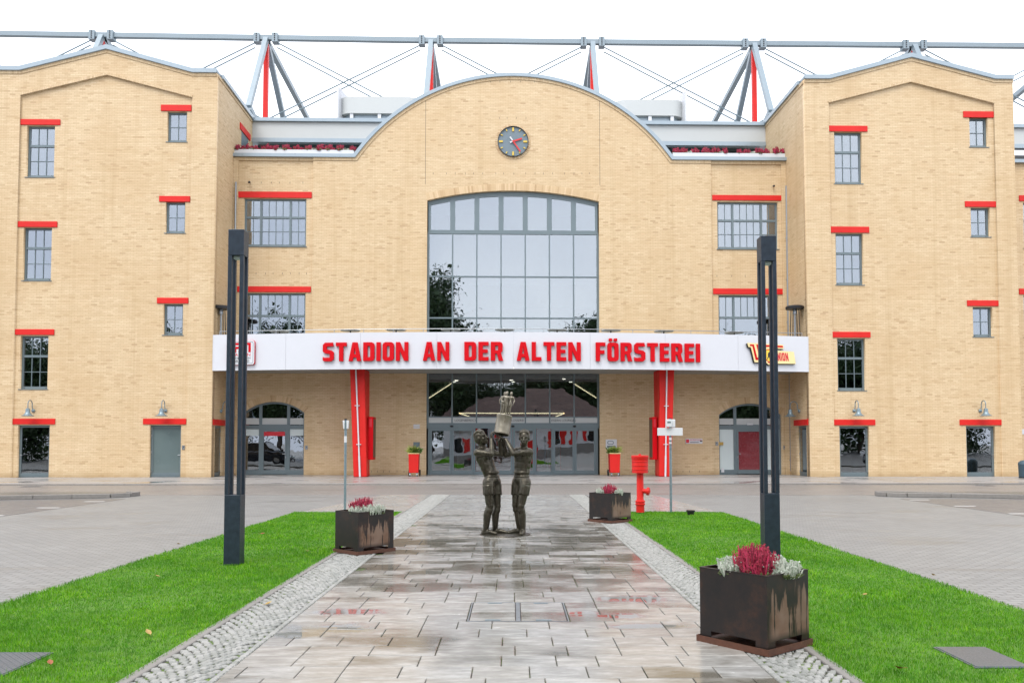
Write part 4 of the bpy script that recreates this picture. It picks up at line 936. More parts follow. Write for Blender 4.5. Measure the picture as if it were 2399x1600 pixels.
# ================================================================ roof truss behind the front
ZT = 56.0                                     # the cantilever roof frames stand behind the building
TR = thing('roof_truss', 'grey steel roof truss with long top beam, splayed struts and red posts above the building', 'roof truss', (0, 0, 0))
def pz(x, y, Z): d = ray(x, y); t = Z / d[1]; return Vector((t * d[0], Z, CH + t * d[2]))
def tz(x): return ZT + (x - PPX) / F * ZT * SB / CB
ap = [(240, 84), (624.5, 90), (1010, 96), (1388, 100), (1765.5, 103.5), (2140, 106.5)]
apex = [pz(x, y, tz(x)) for x, y in ap]
step = apex[1] - apex[0]; apex = [apex[0] - step] + apex + [apex[-1] + (apex[-1] - apex[-2])]
feet = []
for i, A in enumerate(apex):
    X = A.x; dy = A.y - ZT
    foot = Vector((X, A.y, 22.6)); feet.append(foot)
    MB().bar(A - Vector((0, 0, .1)), foot, .30, .30, (0, 1, 0)).build('post', 'red_paint', TR)
    knee = Vector((X, A.y - 3.6, 23.0)); MB().bar(A - Vector((0, .1, .1)), knee, .32, .32, (0, 0, 1)).build('strut', 'truss_steel', TR)
    MB().bar(knee, knee + Vector((0, 4.5, -1.3)), .36, .36).build('strut', 'truss_steel', TR)
    r1 = Vector((X, A.y + 4.6, 25.2)); r2 = Vector((X, A.y + 11.4, 28.2))
    MB().bar(A - Vector((0, 0, .2)), r1, .34, .34).build('strut', 'truss_steel', TR); MB().bar(A - Vector((0, 0, .2)), r2, .34, .34).build('strut', 'truss_steel', TR)
    MB().bar(r2, r2 + Vector((0, 2, -3)), .3, .3).build('strut', 'truss_steel', TR)
    for s_ in (-1, 1):
        MB().box(X + s_ * .62 - .2, X + s_ * .62 + .2, A.y - .27, A.y + .27, A.z - .36, A.z + .26).build('joint_plate', 'truss_steel', TR)
        for k in range(4): MB().cyl((X + s_ * .62, A.y - .27, A.z - .25 + k * .14), (X + s_ * .62, A.y - .30, A.z - .25 + k * .14), .045, n=6).build('bolt', 'black_metal', TR)
for A, Bq in zip(apex, apex[1:]): MB().bar(A, Bq, .32, .31, (0, 0, 1)).build('beam', 'truss_steel', TR)
for i in range(len(apex)):
    for j in (i - 1, i + 1):
        if 0 <= j < len(apex):
            s_ = 1 if j > i else -1
            for o_ in (0, .45): MB().cyl(apex[i] + Vector((s_ * .75, -.05, -.35 - o_ * .75)), feet[j] + Vector((-s_ * .1, -.05, 1.0 - o_)), .046, n=6).build('cable', 'galvanised', TR)
# white ventilation housings on the roof
def housing(x0, x1, ytop, ybot, label, flip):
    V0 = 6.5; a, b = U(x0, 250, V0), U(x1, 250, V0); z1, z0 = W((x0 + x1) / 2, ytop, V0), W((x0 + x1) / 2, ybot, V0); r = .8
    t = thing('ventilation_housing', label, 'ventilation unit', b2w(0, 0, 0), BA, 'roof ventilation units')
    pts = rr(a, V0, b, V0 + 3.6, r, 6); MB().slab(pts, z0, z1).build('shell', 'off_white_panel', t, True)
    MB().slab(rr(a + .25, V0 + .25, b - .25, V0 + 3.3, r - .2, 6), z0 - .9, z0 - .002).build('louvre', 'coping_metal', t, True)
    for k in range(3): u = a + .8 + (b - a - 1.6) * k / 2; MB().box(u - .1, u + .1, V0 + .05, V0 + .2, z0 - .9, z0 - .002).build('support', 'white_paint', t)
    e = a if not flip else b; MB().slab([(e - .06, V0 - .2), (e + .06, V0 - .2), (e + .5 * (-1 if flip else 1), V0 + 1.8), (e + .38 * (-1 if flip else 1), V0 + 1.8)], z0 - .85, z1 + .5).build('end_fin', 'white_paint', t)
housing(792, 985, 227, 266, 'white rounded ventilation housing left of the arched gable', False)
housing(1440, 1606, 234, 271, 'white rounded ventilation housing right of the arched gable', True)

# ================================================================ things fixed to the building
uc_, wc_ = loc(1202, 333, 0)
CK = thing('wall_clock', 'round slate grey clock with yellow marks and red hands high on the gable', 'clock', b2w(uc_, 0, wc_), BA)
MB().lathe([(.79, 0), (.79, .02)], (0, -.012, 0), 48, (0, -1, 0)).build('face', 'clock_face', CK)
rim = MB(); n = 48
for k in range(n):
    a, b = 2 * math.pi * k / n, 2 * math.pi * (k + 1) / n
    rim.prism([(.785 * math.cos(a), .785 * math.sin(a)), (.785 * math.cos(b), .785 * math.sin(b)), (.80 * math.cos(b), .80 * math.sin(b)), (.80 * math.cos(a), .80 * math.sin(a))], -.11, .0)
rim.build('rim', 'black_metal', CK)
for k in range(12):
    a = k * math.pi / 6; big = k % 3 == 0; c = Vector((math.sin(a), 0, math.cos(a))); L = .2 if big else .11
    MB().bar(c * .735 + Vector((0, -.05, 0)), c * (.735 - L) + Vector((0, -.05, 0)), .095 if big else .05, .05, (0, 1, 0)).build('hour_mark', 'clock_yellow', CK)
for ang, L, T, wd_, y in ((71.5, .48, .17, .085, -.085), (145, .66, .28, .07, -.105)):
    c = Vector((math.sin(R(ang)), 0, math.cos(R(ang)))); o = Vector((0, y, 0))
    h = MB().bar(o, o + c * L, wd_, .018, (0, 1, 0)).build('hand', 'clock_red', CK); MB().bar(o - c * T, o - c * .002, wd_, .018, (0, 1, 0)).build('hand_tail', 'white_paint', h)
MB().cyl((0, -.13, 0), (0, -.03, 0), .05, n=14).build('hub', 'clock_red', CK)

def gooseneck(pos, rz, label):
    t = thing('wall_lamp', label, 'wall lamp', pos, rz, 'gooseneck wall lamps')
    MB().lathe([(.085, 0), (.09, .03), (.07, .07), (.03, .09)], (0, 0, 0), 16, (0, -1, 0)).build('wall_plate', 'galvanised', t, True)
    pts = [(0, -.06, 0), (0, -.1, .12), (0, -.12, .26)] + [(0, -.30 + .18 * math.cos(R(a)), .30 + .18 * math.sin(R(a))) for a in range(0, 181, 20)] + [(0, -.48, .16), (0, -.48, .06)]
    MB().tube(pts, .022, 8).build('arm', 'galvanised', t, True)
    MB().lathe([(.03, .10), (.085, .08), (.1, .0), (.1, -.06), (.115, -.12), (.17, -.2), (.29, -.265), (.285, -.272), (.15, -.205), (.06, -.1)], (0, -.48, 0), 24).build('shade', 'galvanised', t, True)
    MB().ell((0, -.48, -.22), (.12, .12, .07)).build('bulb_glass', 'frosted', t, True)
for (x, y), lab in (((78.4, 962), 'gooseneck lamp above the leftmost glass door'), ((388, 962), 'gooseneck lamp above the slate green door of the left tower'),
                    ((2001, 962), 'gooseneck lamp above the inner door of the right tower'), ((2296, 962), 'gooseneck lamp above the rightmost door')):
    u, w_ = loc(x, y, VP); gooseneck(b2w(u, VP, w_), BA, lab)
for x, uu, rz, lab in ((516.5, uL, R(90), 'gooseneck lamp on the inner side of the left tower'), (1873.6, uR, R(-90), 'gooseneck lamp on the inner side of the right tower')):
    v_, w_ = vside(x, 963, uu); gooseneck(b2w(uu, v_, w_), BA + rz, lab)

# red cabinets beside the piers
for sgn, p, lab in ((-1, pL, 'tall red cabinet with brown perforated side on the left pier'), (1, pR, 'tall red cabinet with brown perforated side on the right pier')):
    xa, xb = (862, 873.5) if sgn < 0 else (1529.5, 1540); z0, z1 = W(868, 1077, -2.2), W(868, 976, -2.2)
    a, b = sorted((U(xa, 1030, -2.25), U(xb, 1030, -2.25))); t = thing('wall_cabinet', lab, 'cabinet', b2w((a + b) / 2, -2.2, z0), BA, 'red cabinets on the piers')
    hw_ = (b - a) / 2; bevel(MB().box(-hw_, hw_, 0, .9, 0, z1 - z0).build('case', 'red_bright', t), .01)
    e = hw_ if sgn < 0 else -hw_; x0, x1 = sorted((e, e - sgn * .012)); MB().box(x0, x1, .08, .82, .12, z1 - z0 - .12).build('perforated_panel', 'brown_perforated', t)
    MB().box(-hw_ * .5, hw_ * .5, -.01, 0, z1 - z0 - .5, z1 - z0 - .1).build('grille', 'print_red', t)

# signs on the walls
def plate(px, py, pw, ph, v, mat, label, lines=(), cat='sign', tcol='print_black', name='wall_sign'):
    u, w_ = loc(px, py, v); k = 45.7; W2, H2 = pw / k, ph / k
    t = thing(name, label, cat, b2w(u, v, w_), BA); bevel(MB().box(-W2 / 2, W2 / 2, -.03, -.002, -H2 / 2, H2 / 2).build('plate', mat, t), .004, 1)
    for tx, sz, dx, dz, c in lines: link('lettering', text_mesh(tx, sz, .004), c or tcol, t, (dx, -.034, dz))
    return t
t = plate(1625.5, 1033, 40, 12, 0, 'white_paint', 'small white reception sign with red lettering on the brick wall', [('REZEPTION', .115, -.20, .015, 'print_red')])
MB().box(-.20, .24, -.036, -.031, -.075, -.05).build('caption', 'print_black', t)
link('arrow', fill([[(.30, .0), (.37, .05), (.37, .02), (.43, .02), (.43, -.02), (.37, -.02), (.37, -.05)]], -.036, -.031, 'arrow'), 'print_black', t); link('crest', fill([rr(-.41, -.09, -.25, .09, .02)], -.036, -.031, 'crest'), 'print_red', t)
plate(976, 996.5, 14.5, 5, 0, 'white_paint', 'upper of two small white plates left of the entrance')
plate(976, 1001.8, 14.5, 4, 0, 'white_paint', 'lower of two small white plates left of the entrance')
plate(976, 1042, 15, 13, 0, 'slate_frame', 'dark square plate above the left red planter trolley')
tt = plate(1432, 1040, 26, 22, 0, 'white_paint', 'pale drawn plate on the wall above the right red planter trolley')
MB().box(-.22, .22, -.036, -.031, -.2, -.08).build('caption', 'slate_frame', tt); link('outline_print', fill([rr(-.2, -.02, .12, .16, .06), rr(-.17, .01, .09, .13, .05)], -.036, -.031, 'outline_print'), 'slate_frame', tt)
plate(1689, 1039, 11, 7.5, .22, 'brass', 'brass plaque on the frosted side pane of the right arched door')
plate(1757, 993.5, 14, 4, .23, 'white_paint', 'narrow white plate over the right arched door')
plate(1693 + 0, 1101, 7, 10, .29, 'white_paint', 'white paper note low on the right arched door pane', (), 'note', name='paper_note')
for x, y, lab in ((1679, 1039, 'small dark intercom left of the right arched door'), (1838, 1048, 'small dark switch box right of the right arched door'), (718, 1048, 'small intercom right of the left arched door'), (430, 1048, 'small key box beside the slate green door')):
    vv_ = VP if x < 500 else .1 if 600 < x < 735 or x > 1660 else 0
    t = plate(x, y, 6, 9, vv_, 'steel', lab, (), 'intercom', name='intercom'); MB().cyl((0, -.032, .03), (0, -.04, .03), .025, n=10).build('button', 'print_black', t)
t = thing('security_camera', 'small round security camera above the left brick bay', 'camera', b2w(*[loc(586, 427, .1)[0], .1], loc(586, 427, .1)[1]), BA); MB().cyl((0, 0, 0), (0, -.12, -.03), .03, n=10).build('arm', 'steel', t); MB().ell((0, -.15, -.05), (.06, .06, .06)).build('dome', 'black_metal', t, True)
t = thing('security_camera', 'small round security camera above the right brick bay', 'camera', b2w(loc(1811, 436, .1)[0], .1, loc(1811, 436, .1)[1]), BA); MB().cyl((0, 0, 0), (0, -.12, -.03), .03, n=10).build('arm', 'steel', t); MB().ell((0, -.15, -.05), (.06, .06, .06)).build('dome', 'black_metal', t, True)

# stadium badge and club emblem on the balcony
def on_fascia(px, py): u = U(px, py, bv(U(px, py, -3.2))); return u, W(px, py, bv(u))
u, w_ = on_fascia(566, 827); s_ = 1 / 47.0
t = thing('badge_sign', 'white rounded badge with red motif on the left end of the balcony', 'sign', b2w(u, bv(u) - .01, w_), BA + ba(u))
hwb, hhb = 33 * s_, 27 * s_
link('backing', fill([rr(-hwb, -hhb, hwb, hhb, .1)], -.1, 0, 'backing'), 'print_red', t); link('plate', fill([rr(-hwb + .01, -hhb + .01, hwb - .01, hhb - .01, .1)], -.125, -.101, 'plate'), 'white_paint', t)
link('border', fill([rr(-hwb + .06, -hhb + .06, hwb - .06, hhb - .06, .07), rr(-hwb + .08, -hhb + .08, hwb - .08, hhb - .08, .06)], -.129, -.126, 'border'), 'clock_face', t)
link('motif', fill([[(-.52, .02), (-.52, .42), (-.44, .47), (.52, .47), (.52, .02), (.40, .02), (.40, .36), (-.40, .36), (-.40, .02)], [(-.32, .02), (-.32, .26), (-.27, .29), (.33, .29), (.33, .02), (.21, .02), (.21, .18), (-.2, .18), (-.2, .02)], rr(-.1, .02, .12, .13, .04)], -.135, -.126, 'motif'), 'red_bright', t)
for tx, sz, dz, c, kx in (('STADION', .2, -.17, 'red_bright', 1.2), ('AN DER ALTEN', .125, -.30, 'print_black', 1.2), ('FÖRSTEREI', .17, -.46, 'print_black', 1.12)):
    o = link('lettering', text_mesh(tx, sz, .006, 'CENTER'), c, t, (0, -.13, dz)); o.scale = (kx, 1, 1)
u, w_ = on_fascia(1806, 830)
t = thing('club_emblem', 'cream and red club emblem with bear shield on the right end of the balcony', 'emblem', b2w(u, bv(u) - .01, w_), BA + ba(u))
s_ = 1 / 48.5 / 7.84                                             # crop pixels -> metres, centre at (675, 1090)
def E(*p): return [((x - 675) * s_, (1100 - y) * s_) for x, y in p]
out = E((195, 905), (895, 925), (905, 1000), (760, 1000), (770, 1035), (1105, 1050), (1140, 1270), (700, 1275), (655, 1300), (600, 1295), (560, 1260), (330, 1255), (262, 985), (215, 980))
link('backing', fill([[(a - .03, b - .03) for a, b in out]], -.09, 0, 'backing'), 'print_black', t); link('plate', fill([out], -.12, -.091, 'plate'), 'emblem_cream', t)
for nm, pts in (('numeral', E((240, 932), (320, 932), (392, 1215), (350, 1215), (290, 965), (248, 965))), ('letter', E((365, 932), (885, 945), (892, 978), (440, 970), (455, 1030), (640, 1008), (640, 1040), (468, 1062), (505, 1225), (440, 1225))), ('letter', E((545, 1070), (620, 1070), (620, 1100), (570, 1105), (590, 1190), (650, 1190), (655, 1225), (560, 1225))), ('shield_base', E((575, 1235), (680, 1235), (655, 1265), (600, 1265)))):
    link(nm, fill([pts], -.128, -.1205, nm), 'red_bright', t)
link('shield', fill([E((560, 1030), (675, 1030), (675, 1200), (620, 1240), (560, 1200))], -.132, -.1285, 'shield'), 'emblem_yellow', t)
link('bear', fill([E((590, 1100), (600, 1075), (622, 1062), (640, 1070), (630, 1090), (650, 1085), (655, 1100), (630, 1115), (634, 1150), (645, 1200), (625, 1205), (615, 1165), (600, 1160), (585, 1195), (568, 1190), (590, 1145))], -.137, -.1325, 'bear'), 'print_black', t)
m_ = MB().cyl(((395 - 675) * s_, -.128, (1100 - 1190) * s_), ((395 - 675) * s_, -.1205, (1100 - 1190) * s_), 22 * s_, n=14).build('dot', 'red_bright', t)
x = (705 - 675) * s_
for c in 'UNION':
    wd_, loops = GL[c]; hh = 150 * s_; kx = .58
    link('letter', fill([[(x + a * hh * kx + b * -.0 - b * hh * .16 + .16 * hh, (1100 - 1222) * s_ + b * hh) for a, b in lp] for lp in loops], -.128, -.1205, 'letter'), 'print_red', t); x += wd_ * hh * kx + .028

# patio heaters and bistro tables on the balcony
FL = bw0 + .80
for px, lab in ((1862, 'black patio heater at the right end of the balcony'), (518, 'black patio heater at the left end of the balcony')):
    u = U(px, 720, -2.0); t = thing('patio_heater', lab, 'patio heater', b2w(u, -2.0, FL), BA, 'patio heaters'); hz = W(px, 722, -2.0) - FL
    MB().lathe([(.05, -.06), (.44, -.06), (.45, .05), (.4, .1), (.05, .12)], (0, 0, hz), 28).build('reflector', 'black_metal', t, True); MB().cyl((0, 0, .05), (0, 0, hz - .3), .07, .05).build('tube', 'steel', t, True); MB().cyl((0, 0, hz - .3), (0, 0, hz - .06), .12, .1, 14).build('burner', 'steel', t, True)
    MB().box(-.22, .22, -.22, .22, 0, .1).build('base', 'black_metal', t)
    for a in range(4): c = Vector((math.cos(R(45 + 90 * a)), math.sin(R(45 + 90 * a)), 0)); MB().bar(c * .30 + Vector((0, 0, .02)), c * .2 + Vector((0, 0, hz - .08)), .03, .03).build('leg', 'black_metal', t)
def table_proto():
    t = thing('bistro_table', 'round bistro table by the balcony rail, only its top showing', 'table', (0, 0, 0), 0, 'bistro tables along the balcony')
    MB().lathe([(.46, 0), (.48, .012), (.46, .03)], (0, 0, 0), 32).build('table_top', 'off_white_panel', t, True); MB().cyl((0, 0, -1.06), (0, 0, 0), .035).build('leg', 'black_metal', t, True); MB().lathe([(.24, -1.1), (.24, -1.08), (.04, -1.05)], (0, 0, 0), 24).build('foot', 'black_metal', t, True)
    return t
tb = table_proto()
for i, x in enumerate((655, 821, 928, 1056, 1182.6, 1305, 1431, 1555, 1720)):
    o = tb if i == 0 else copy_tree(tb); u = U(x, 774, -3.0); vv_ = bv(u) + .75; u, z = loc(x, 774, vv_); o.location = b2w(u, vv_, FL + 1.1); o['label'] = '%s bistro table from the left along the balcony rail, only its round top showing' % ('first', 'second', 'third', 'fourth', 'fifth', 'sixth', 'seventh', 'eighth', 'ninth')[i]

# ================================================================ heather
def heather(mat, n, rx, ry, h0, h1, r, seed, lean=.16):
    q = random.Random(seed); b = MB()
    for _ in range(n):
        a = q.uniform(0, 6.283); d = math.sqrt(q.random()); x, y = rx * d * math.cos(a), ry * d * math.sin(a); hh = q.uniform(h0, h1) * (1 - .35 * d * d)
        tip = Vector((x + lean * x + q.uniform(-.03, .03) * h1 * 4, y + lean * y + q.uniform(-.03, .03) * h1 * 4, hh)); base = Vector((x, y, 0)); mid = base.lerp(tip, .45) + Vector((q.uniform(-.2, .2) * r, q.uniform(-.2, .2) * r, 0))
        rr_ = r * q.uniform(.6, 1.15); t = Vector((1, 0, 0)); c = Vector((0, 1, 0)); vs = []
        for p, k in ((base, .55), (mid, 1.0), (base.lerp(tip, .75), .7)): vs += [p + (t * math.cos(m * 1.2566 + k) + c * math.sin(m * 1.2566 + k)) * rr_ * k for m in range(5)]
        vs.append(tip); fs = []
        for j in (0, 1): fs += [(j * 5 + m, j * 5 + (m + 1) % 5, j * 5 + 5 + (m + 1) % 5, j * 5 + 5 + m) for m in range(5)]
        fs += [(10 + m, 10 + (m + 1) % 5, 15) for m in range(5)]; b.add(vs, fs)
        for _k in range(6):                     # little bells round the spike
            p = base.lerp(tip, q.uniform(.35, .95)); a2 = q.uniform(0, 6.28); e = p + Vector((math.cos(a2), math.sin(a2), .5)) * rr_ * 1.35
            b.add([p, e + Vector((0, 0, rr_ * .8)), e + Vector((rr_ * .6, -rr_ * .6, -rr_ * .3)), e + Vector((-rr_ * .6, rr_ * .6, -rr_ * .3))], [(0, 1, 2), (0, 2, 3), (0, 3, 1), (1, 3, 2)])
    return b
def plant(mat, label, pos, n, rx, ry, h0, h1, r, seed, under=True, group=None, name='heather_plant'):
    t = thing(name, label, 'heather', pos, 0, group)
    heather(mat, n, rx, ry, h0, h1, r, seed).build('flower_spikes', mat, t)
    if under: heather('heather_green', n // 2, rx * 1.02, ry * 1.02, h0 * .4, h0 * .75, r * .9, seed + 50).build('leaves', 'heather_green', t)
    return t
# corten planters
def planter(corner, ang, label, hgt, whites, reds, where, dims):
    fx, fy = corner; w1, w2 = dims                            # along the right-hand face, along the left-hand face
    t = thing('planter_box', label, 'planter', (fx, fy, .026), R(ang), 'rusty steel planters along the walkway')
    # local x runs along the right-hand face, local y along the left-hand face, front corner at the origin
    m = MB().box(0, w1, 0, w2, 0, .018); m.box(0, w1, 0, .006, .018, .05); m.box(0, .006, 0.006, w2, .018, .05); m.box(w1 - .006, w1, .006, w2, .018, .05); m.box(.006, w1 - .006, w2 - .006, w2, .018, .05); m.build('tray', 'rust', t)
    i = .022; a0, a1, b0, b1 = i, w1 - i, i, w2 - i; th = .006; z0 = .02; c = .10; z1 = hgt
    def side(p0, p1, nrm):
        d = Vector(p1) - Vector(p0); L = d.length
        lo = [(0, z0), (c, z0), (c, z0 + .075), (L * .44, z0 + .075), (L * .44, z0 + .075), (L - c, z0 + .075), (L - c, z0), (L, z0), (L, z1), (0, z1)]
        me = MB().prism(lo, 0, th).mesh('side_panel'); ang_ = math.atan2(d.y, d.x)
        me.transform(Matrix.Translation((p0[0], p0[1], 0)) @ Matrix.Rotation(ang_, 4, 'Z')); return link('side_panel', me, 'corten', t)
    side((a0, b0, 0), (a1, b0, 0), 0); side((a1, b0 + th, 0), (a1, b1 - th, 0), 0); side((a1, b1, 0), (a0, b1, 0), 0); side((a0, b1 - th, 0), (a0, b0 + th, 0), 0)
    rim_ = MB(); 
    for bx in ((a0 - .004, a1 + .004, b0 - .004, b0 + .02), (a0 - .004, a1 + .004, b1 - .02, b1 + .004), (a0 - .004, a0 + .02, b0 + .02, b1 - .02), (a1 - .02, a1 + .004, b0 + .02, b1 - .02)): rim_.box(*bx, z1 + .0005, z1 + .006)
    rim_.build('rim', 'corten', t); MB().box(a0 + .007, a1 - .007, b0 + .007, b1 - .007, .14, z1 - .045).build('soil', 'soil', t)
    cs, sn = math.cos(R(ang)), math.sin(R(ang))
    def P(x, y): return (fx + x * cs - y * sn, fy + x * sn + y * cs, .026 + z1 - .045)
    for k, (x, y, rx, n) in enumerate(whites): plant('heather_white', 'white heather at the %s of the %s planter' % (('right front', 'left', 'back')[k], where), P(x, y), n, rx, rx, .08, .17, .0105, 11 + k + len(label))
    for k, (x, y, rx, n) in enumerate(reds): plant('heather_red', 'crimson heather in the %s planter%s' % (where, '' if k == 0 else ', back clump'), P(x, y), n, rx, rx, .12, .27, .0105, 31 + k + len(label))
    return t
f1 = gp(1801, 1547); planter(f1, 39, 'large dark rusty steel planter in the right foreground on pallet feet', .585, [(.36, .13, .14, 230), (.12, .42, .10, 100), (.46, .28, .10, 110)], [(.24, .26, .15, 190), (.40, .42, .13, 150)], 'right foreground', (.60, .67))
f2 = gp(837.6, 1305); planter(f2, 47, 'rusty streaked steel planter at the left edge of the walkway', .60, [(.30, .14, .14, 110), (.42, .10, .1, 60), (.12, .22, .09, 50)], [(.30, .33, .15, 150), (.45, .45, .12, 110)], 'left', (.69, .60))
f3 = gp(1433, 1229); planter(f3, 42, 'dark rusty steel planter behind the statue beside the red hydrant', .585, [(.33, .14, .12, 90), (.15, .40, .10, 50), (.46, .3, .08, 50)], [(.26, .27, .13, 110), (.40, .42, .12, 80)], 'far right', (.64, .65))
# troughs on the terrace edge
ORD = ('first', 'second', 'third', 'fourth', 'fifth', 'sixth', 'seventh', 'eighth', 'ninth', 'tenth', 'eleventh', 'twelfth')
for x0, x1, y0, y1, side_, cx in ((551, 831, 354, 361, 'left', [557, 579, 600, 626, 648, 673, 699, 726, 752, 774, 799, 826]), (1574, 1842, 362, 369, 'right', [1584, 1603, 1627, 1654, 1676, 1698, 1731, 1749, 1776, 1792, 1818, 1836])):
    a, b = U(x0, 357, .3), U(x1, 364, .3); z1 = W((x0 + x1) / 2, y0, .3)
    t = thing('flower_trough', 'long white flower trough on the parapet %s of the gable' % side_, 'planter', b2w((a + b) / 2, .3, wp + .172), BA); hw_ = (b - a) / 2; hh = z1 - wp - .172
    MB().box(-hw_, hw_, -.18, -.16, 0, hh).build('front', 'white_paint', t); MB().box(-hw_, hw_, .16, .18, 0, hh).build('back', 'white_paint', t); MB().box(-hw_, hw_, -.16, .16, 0, .03).build('bottom', 'white_paint', t); MB().box(-hw_, hw_, -.16, .16, .03, hh - .04).build('soil', 'soil', t)
    src = plant('heather_red', 'small crimson heather in the %s parapet trough' % side_, (0, 0, 0), 46, .22, .12, .18, .42, .035, 70 + x0, True, 'heathers in the %s parapet trough' % side_)
    srw = plant('heather_white', 'small silver heather in the %s parapet trough' % side_, (0, 0, 0), 30, .16, .1, .1, .22, .03, 90 + x0, False, 'silver heathers in the %s parapet trough' % side_)
    for k, x in enumerate(cx):
        o = src if k == 0 else copy_tree(src); o.location = b2w(U(x, 350, .3), .3, wp + .172 + hh - .04); o.rotation_euler = (0, 0, rnd.uniform(0, 6)); q_ = rnd.uniform(.85, 1.15); o.scale = (q_, q_, q_)
        o['label'] = '%s crimson heather from the left in the %s parapet trough' % (ORD[k], side_)
    for k, x in enumerate(cx[1::3]):
        o = srw if k == 0 else copy_tree(srw); o.location = b2w(U(x + 11, 350, .3), .26, wp + .172 + hh - .04)
        o['label'] = '%s silver heather from the left in the %s parapet trough' % (ORD[k], side_)

# ================================================================ street furniture
def street_lamp(x, y, rz, label):
    t = thing('street_lamp', label, 'lamp post', (x, y, .018), rz, 'dark square lamp posts'); s_ = .105; z0, z1, H_ = .92, 4.10, 4.45; pw = .052
    bevel(MB().box(-s_, s_, -s_, s_, -.05, z0).build('base', 'lamp_steel', t), .006)
    bevel(MB().box(-s_, s_, -s_, s_, z1, H_).build('head', 'lamp_steel', t), .006)
    for a in (-1, 1):
        for b in (-1, 1): x0, x1 = sorted((a * s_, a * (s_ - pw))); y0, y1 = sorted((b * s_, b * (s_ - pw))); bevel(MB().box(x0, x1, y0, y1, z0 + .001, z1 - .001).build('post', 'lamp_steel', t), .004, 1)
    MB().box(-s_ + pw + .004, s_ - pw - .004, -s_ + pw + .004, s_ - pw - .004, z1 - .035, z1 - .001).build('light_lens', 'frosted', t)
    return t
p = gp(542, 1324, .018); street_lamp(p[0], p[1] + .1, 0, 'dark square lamp post on the left lawn')
d_ = ray(1800.5, 552.4); t_ = (4.468 - CH) / d_[2]; street_lamp(t_ * d_[0], t_ * d_[1] + .1, 0, 'dark square lamp post behind the right foreground planter')
# hydrant
hx, hy = gp(1500, 1204)
t = thing('hydrant', 'red standing hydrant with ribbed drum head at the end of the right lawn', 'hydrant', (hx, hy, .018))
MB().lathe([(.095, 0), (.095, .16), (.1, .19), (.115, .2), (.115, .225), (.1, .235), (.1, .25), (.115, .26), (.115, .285), (.09, .3), (.08, .33), (.08, .93)], (0, 0, 0), 24).build('standpipe', 'red_paint', t, True)
MB().lathe([(.10, .0), (.10, .025)], (0, 0, 0), 24).build('foot', 'black_rubber', t)
MB().lathe([(.08, .92), (.185, .93), (.185, 1.0), (.192, 1.005), (.192, 1.025), (.185, 1.03), (.185, 1.09), (.192, 1.095), (.192, 1.115), (.185, 1.12), (.185, 1.18), (.192, 1.185), (.192, 1.205), (.186, 1.21), (.195, 1.26), (.2, 1.27), (.2, 1.32), (.19, 1.33), (.03, 1.335)], (0, 0, 0), 28).build('drum_head', 'red_paint', t, True)
MB().lathe([(.03, 1.33), (.03, 1.36), (.02, 1.365)], (0, 0, 0), 12).build('top_nut', 'red_paint', t, True)
MB().lathe([(.055, 0), (.055, .1), (.065, .1), (.09, .105), (.095, .13), (.085, .16), (.05, .165), (.03, .18)], (.05, -.02, .52), 20, (.93, -.36, -.1)).build('nozzle_cap', 'red_paint', t, True)
# sign posts
sx_, sy_ = gp(1572, 1202)
t = thing('sign_post', 'grey steel sign post with blank white plate right of the hydrant', 'sign post', (sx_, sy_, .018))
MB().cyl((0, 0, 0), (0, 0, 2.17), .03, n=14).build('pole', 'galvanised', t, True); MB().cyl((0, 0, 2.17), (0, 0, 2.2), .034, n=14).build('cap', 'black_rubber', t, True)
bevel(MB().box(-.31, .28, -.05, -.035, 1.79, 1.97).build('plate', 'white_paint', t), .004, 1); MB().box(-.06, .06, -.04, .04, 1.86, 1.9).build('clamp', 'galvanised', t)
b_ = bevel(MB().box(-.12, .015, -.12, -.04, 1.99, 2.17).build('control_box', 'white_paint', t), .012); MB().box(-.09, -.01, -.124, -.121, 2.08, 2.12).build('label_print', 'slate_frame', b_)
bevel(MB().box(.03, .115, -.02, .05, 1.98, 2.17).build('control_box', 'white_paint', t), .012)
for z in (1.45, 1.55, 1.64): MB().cyl((0, 0, z), (0, 0, z + .05), .0315, n=14).build('sticker', 'slate_frame', t)
MB().cyl((0, 0, 1.6), (0, 0, 1.74), .031, n=14).build('sticker', 'white_paint', t)
t = thing('sign_post', 'grey steel post with small white box behind the left planter', 'sign post', (gp(808, 1200)[0], gp(808, 1200)[1], .03))
MB().cyl((0, 0, 0), (0, 0, 2.15), .03, n=14).build('pole', 'galvanised', t, True); MB().cyl((0, 0, 2.15), (0, 0, 2.18), .034, n=14).build('cap', 'black_rubber', t, True)
bevel(MB().prism([(-.055, 1.94), (-.07, 2.14), (.075, 2.14), (.06, 1.94)], -.02, .06).build('control_box', 'white_paint', t), .01); MB().cyl((0, 0, 1.62), (0, 0, 1.77), .0315, n=14).build('sticker', 'white_paint', t); MB().cyl((0, 0, 1.9), (0, 0, 2.08), .0325, n=14).build('bracket', 'slate_frame', t)
# ground spotlight
x, y = gp(1618, 1208); t = thing('ground_spotlight', 'low black round spotlight at the far edge of the right lawn', 'spotlight', (x, y, .018))
MB().lathe([(.07, 0), (.078, .06), (.082, .07), (.098, .072), (.1, .105), (.092, .112)], (0, 0, 0), 24).build('housing', 'black_metal', t, True); MB().lathe([(.085, .1121), (.085, .1131)], (0, 0, 0), 24).build('lens', 'car_glass', t)
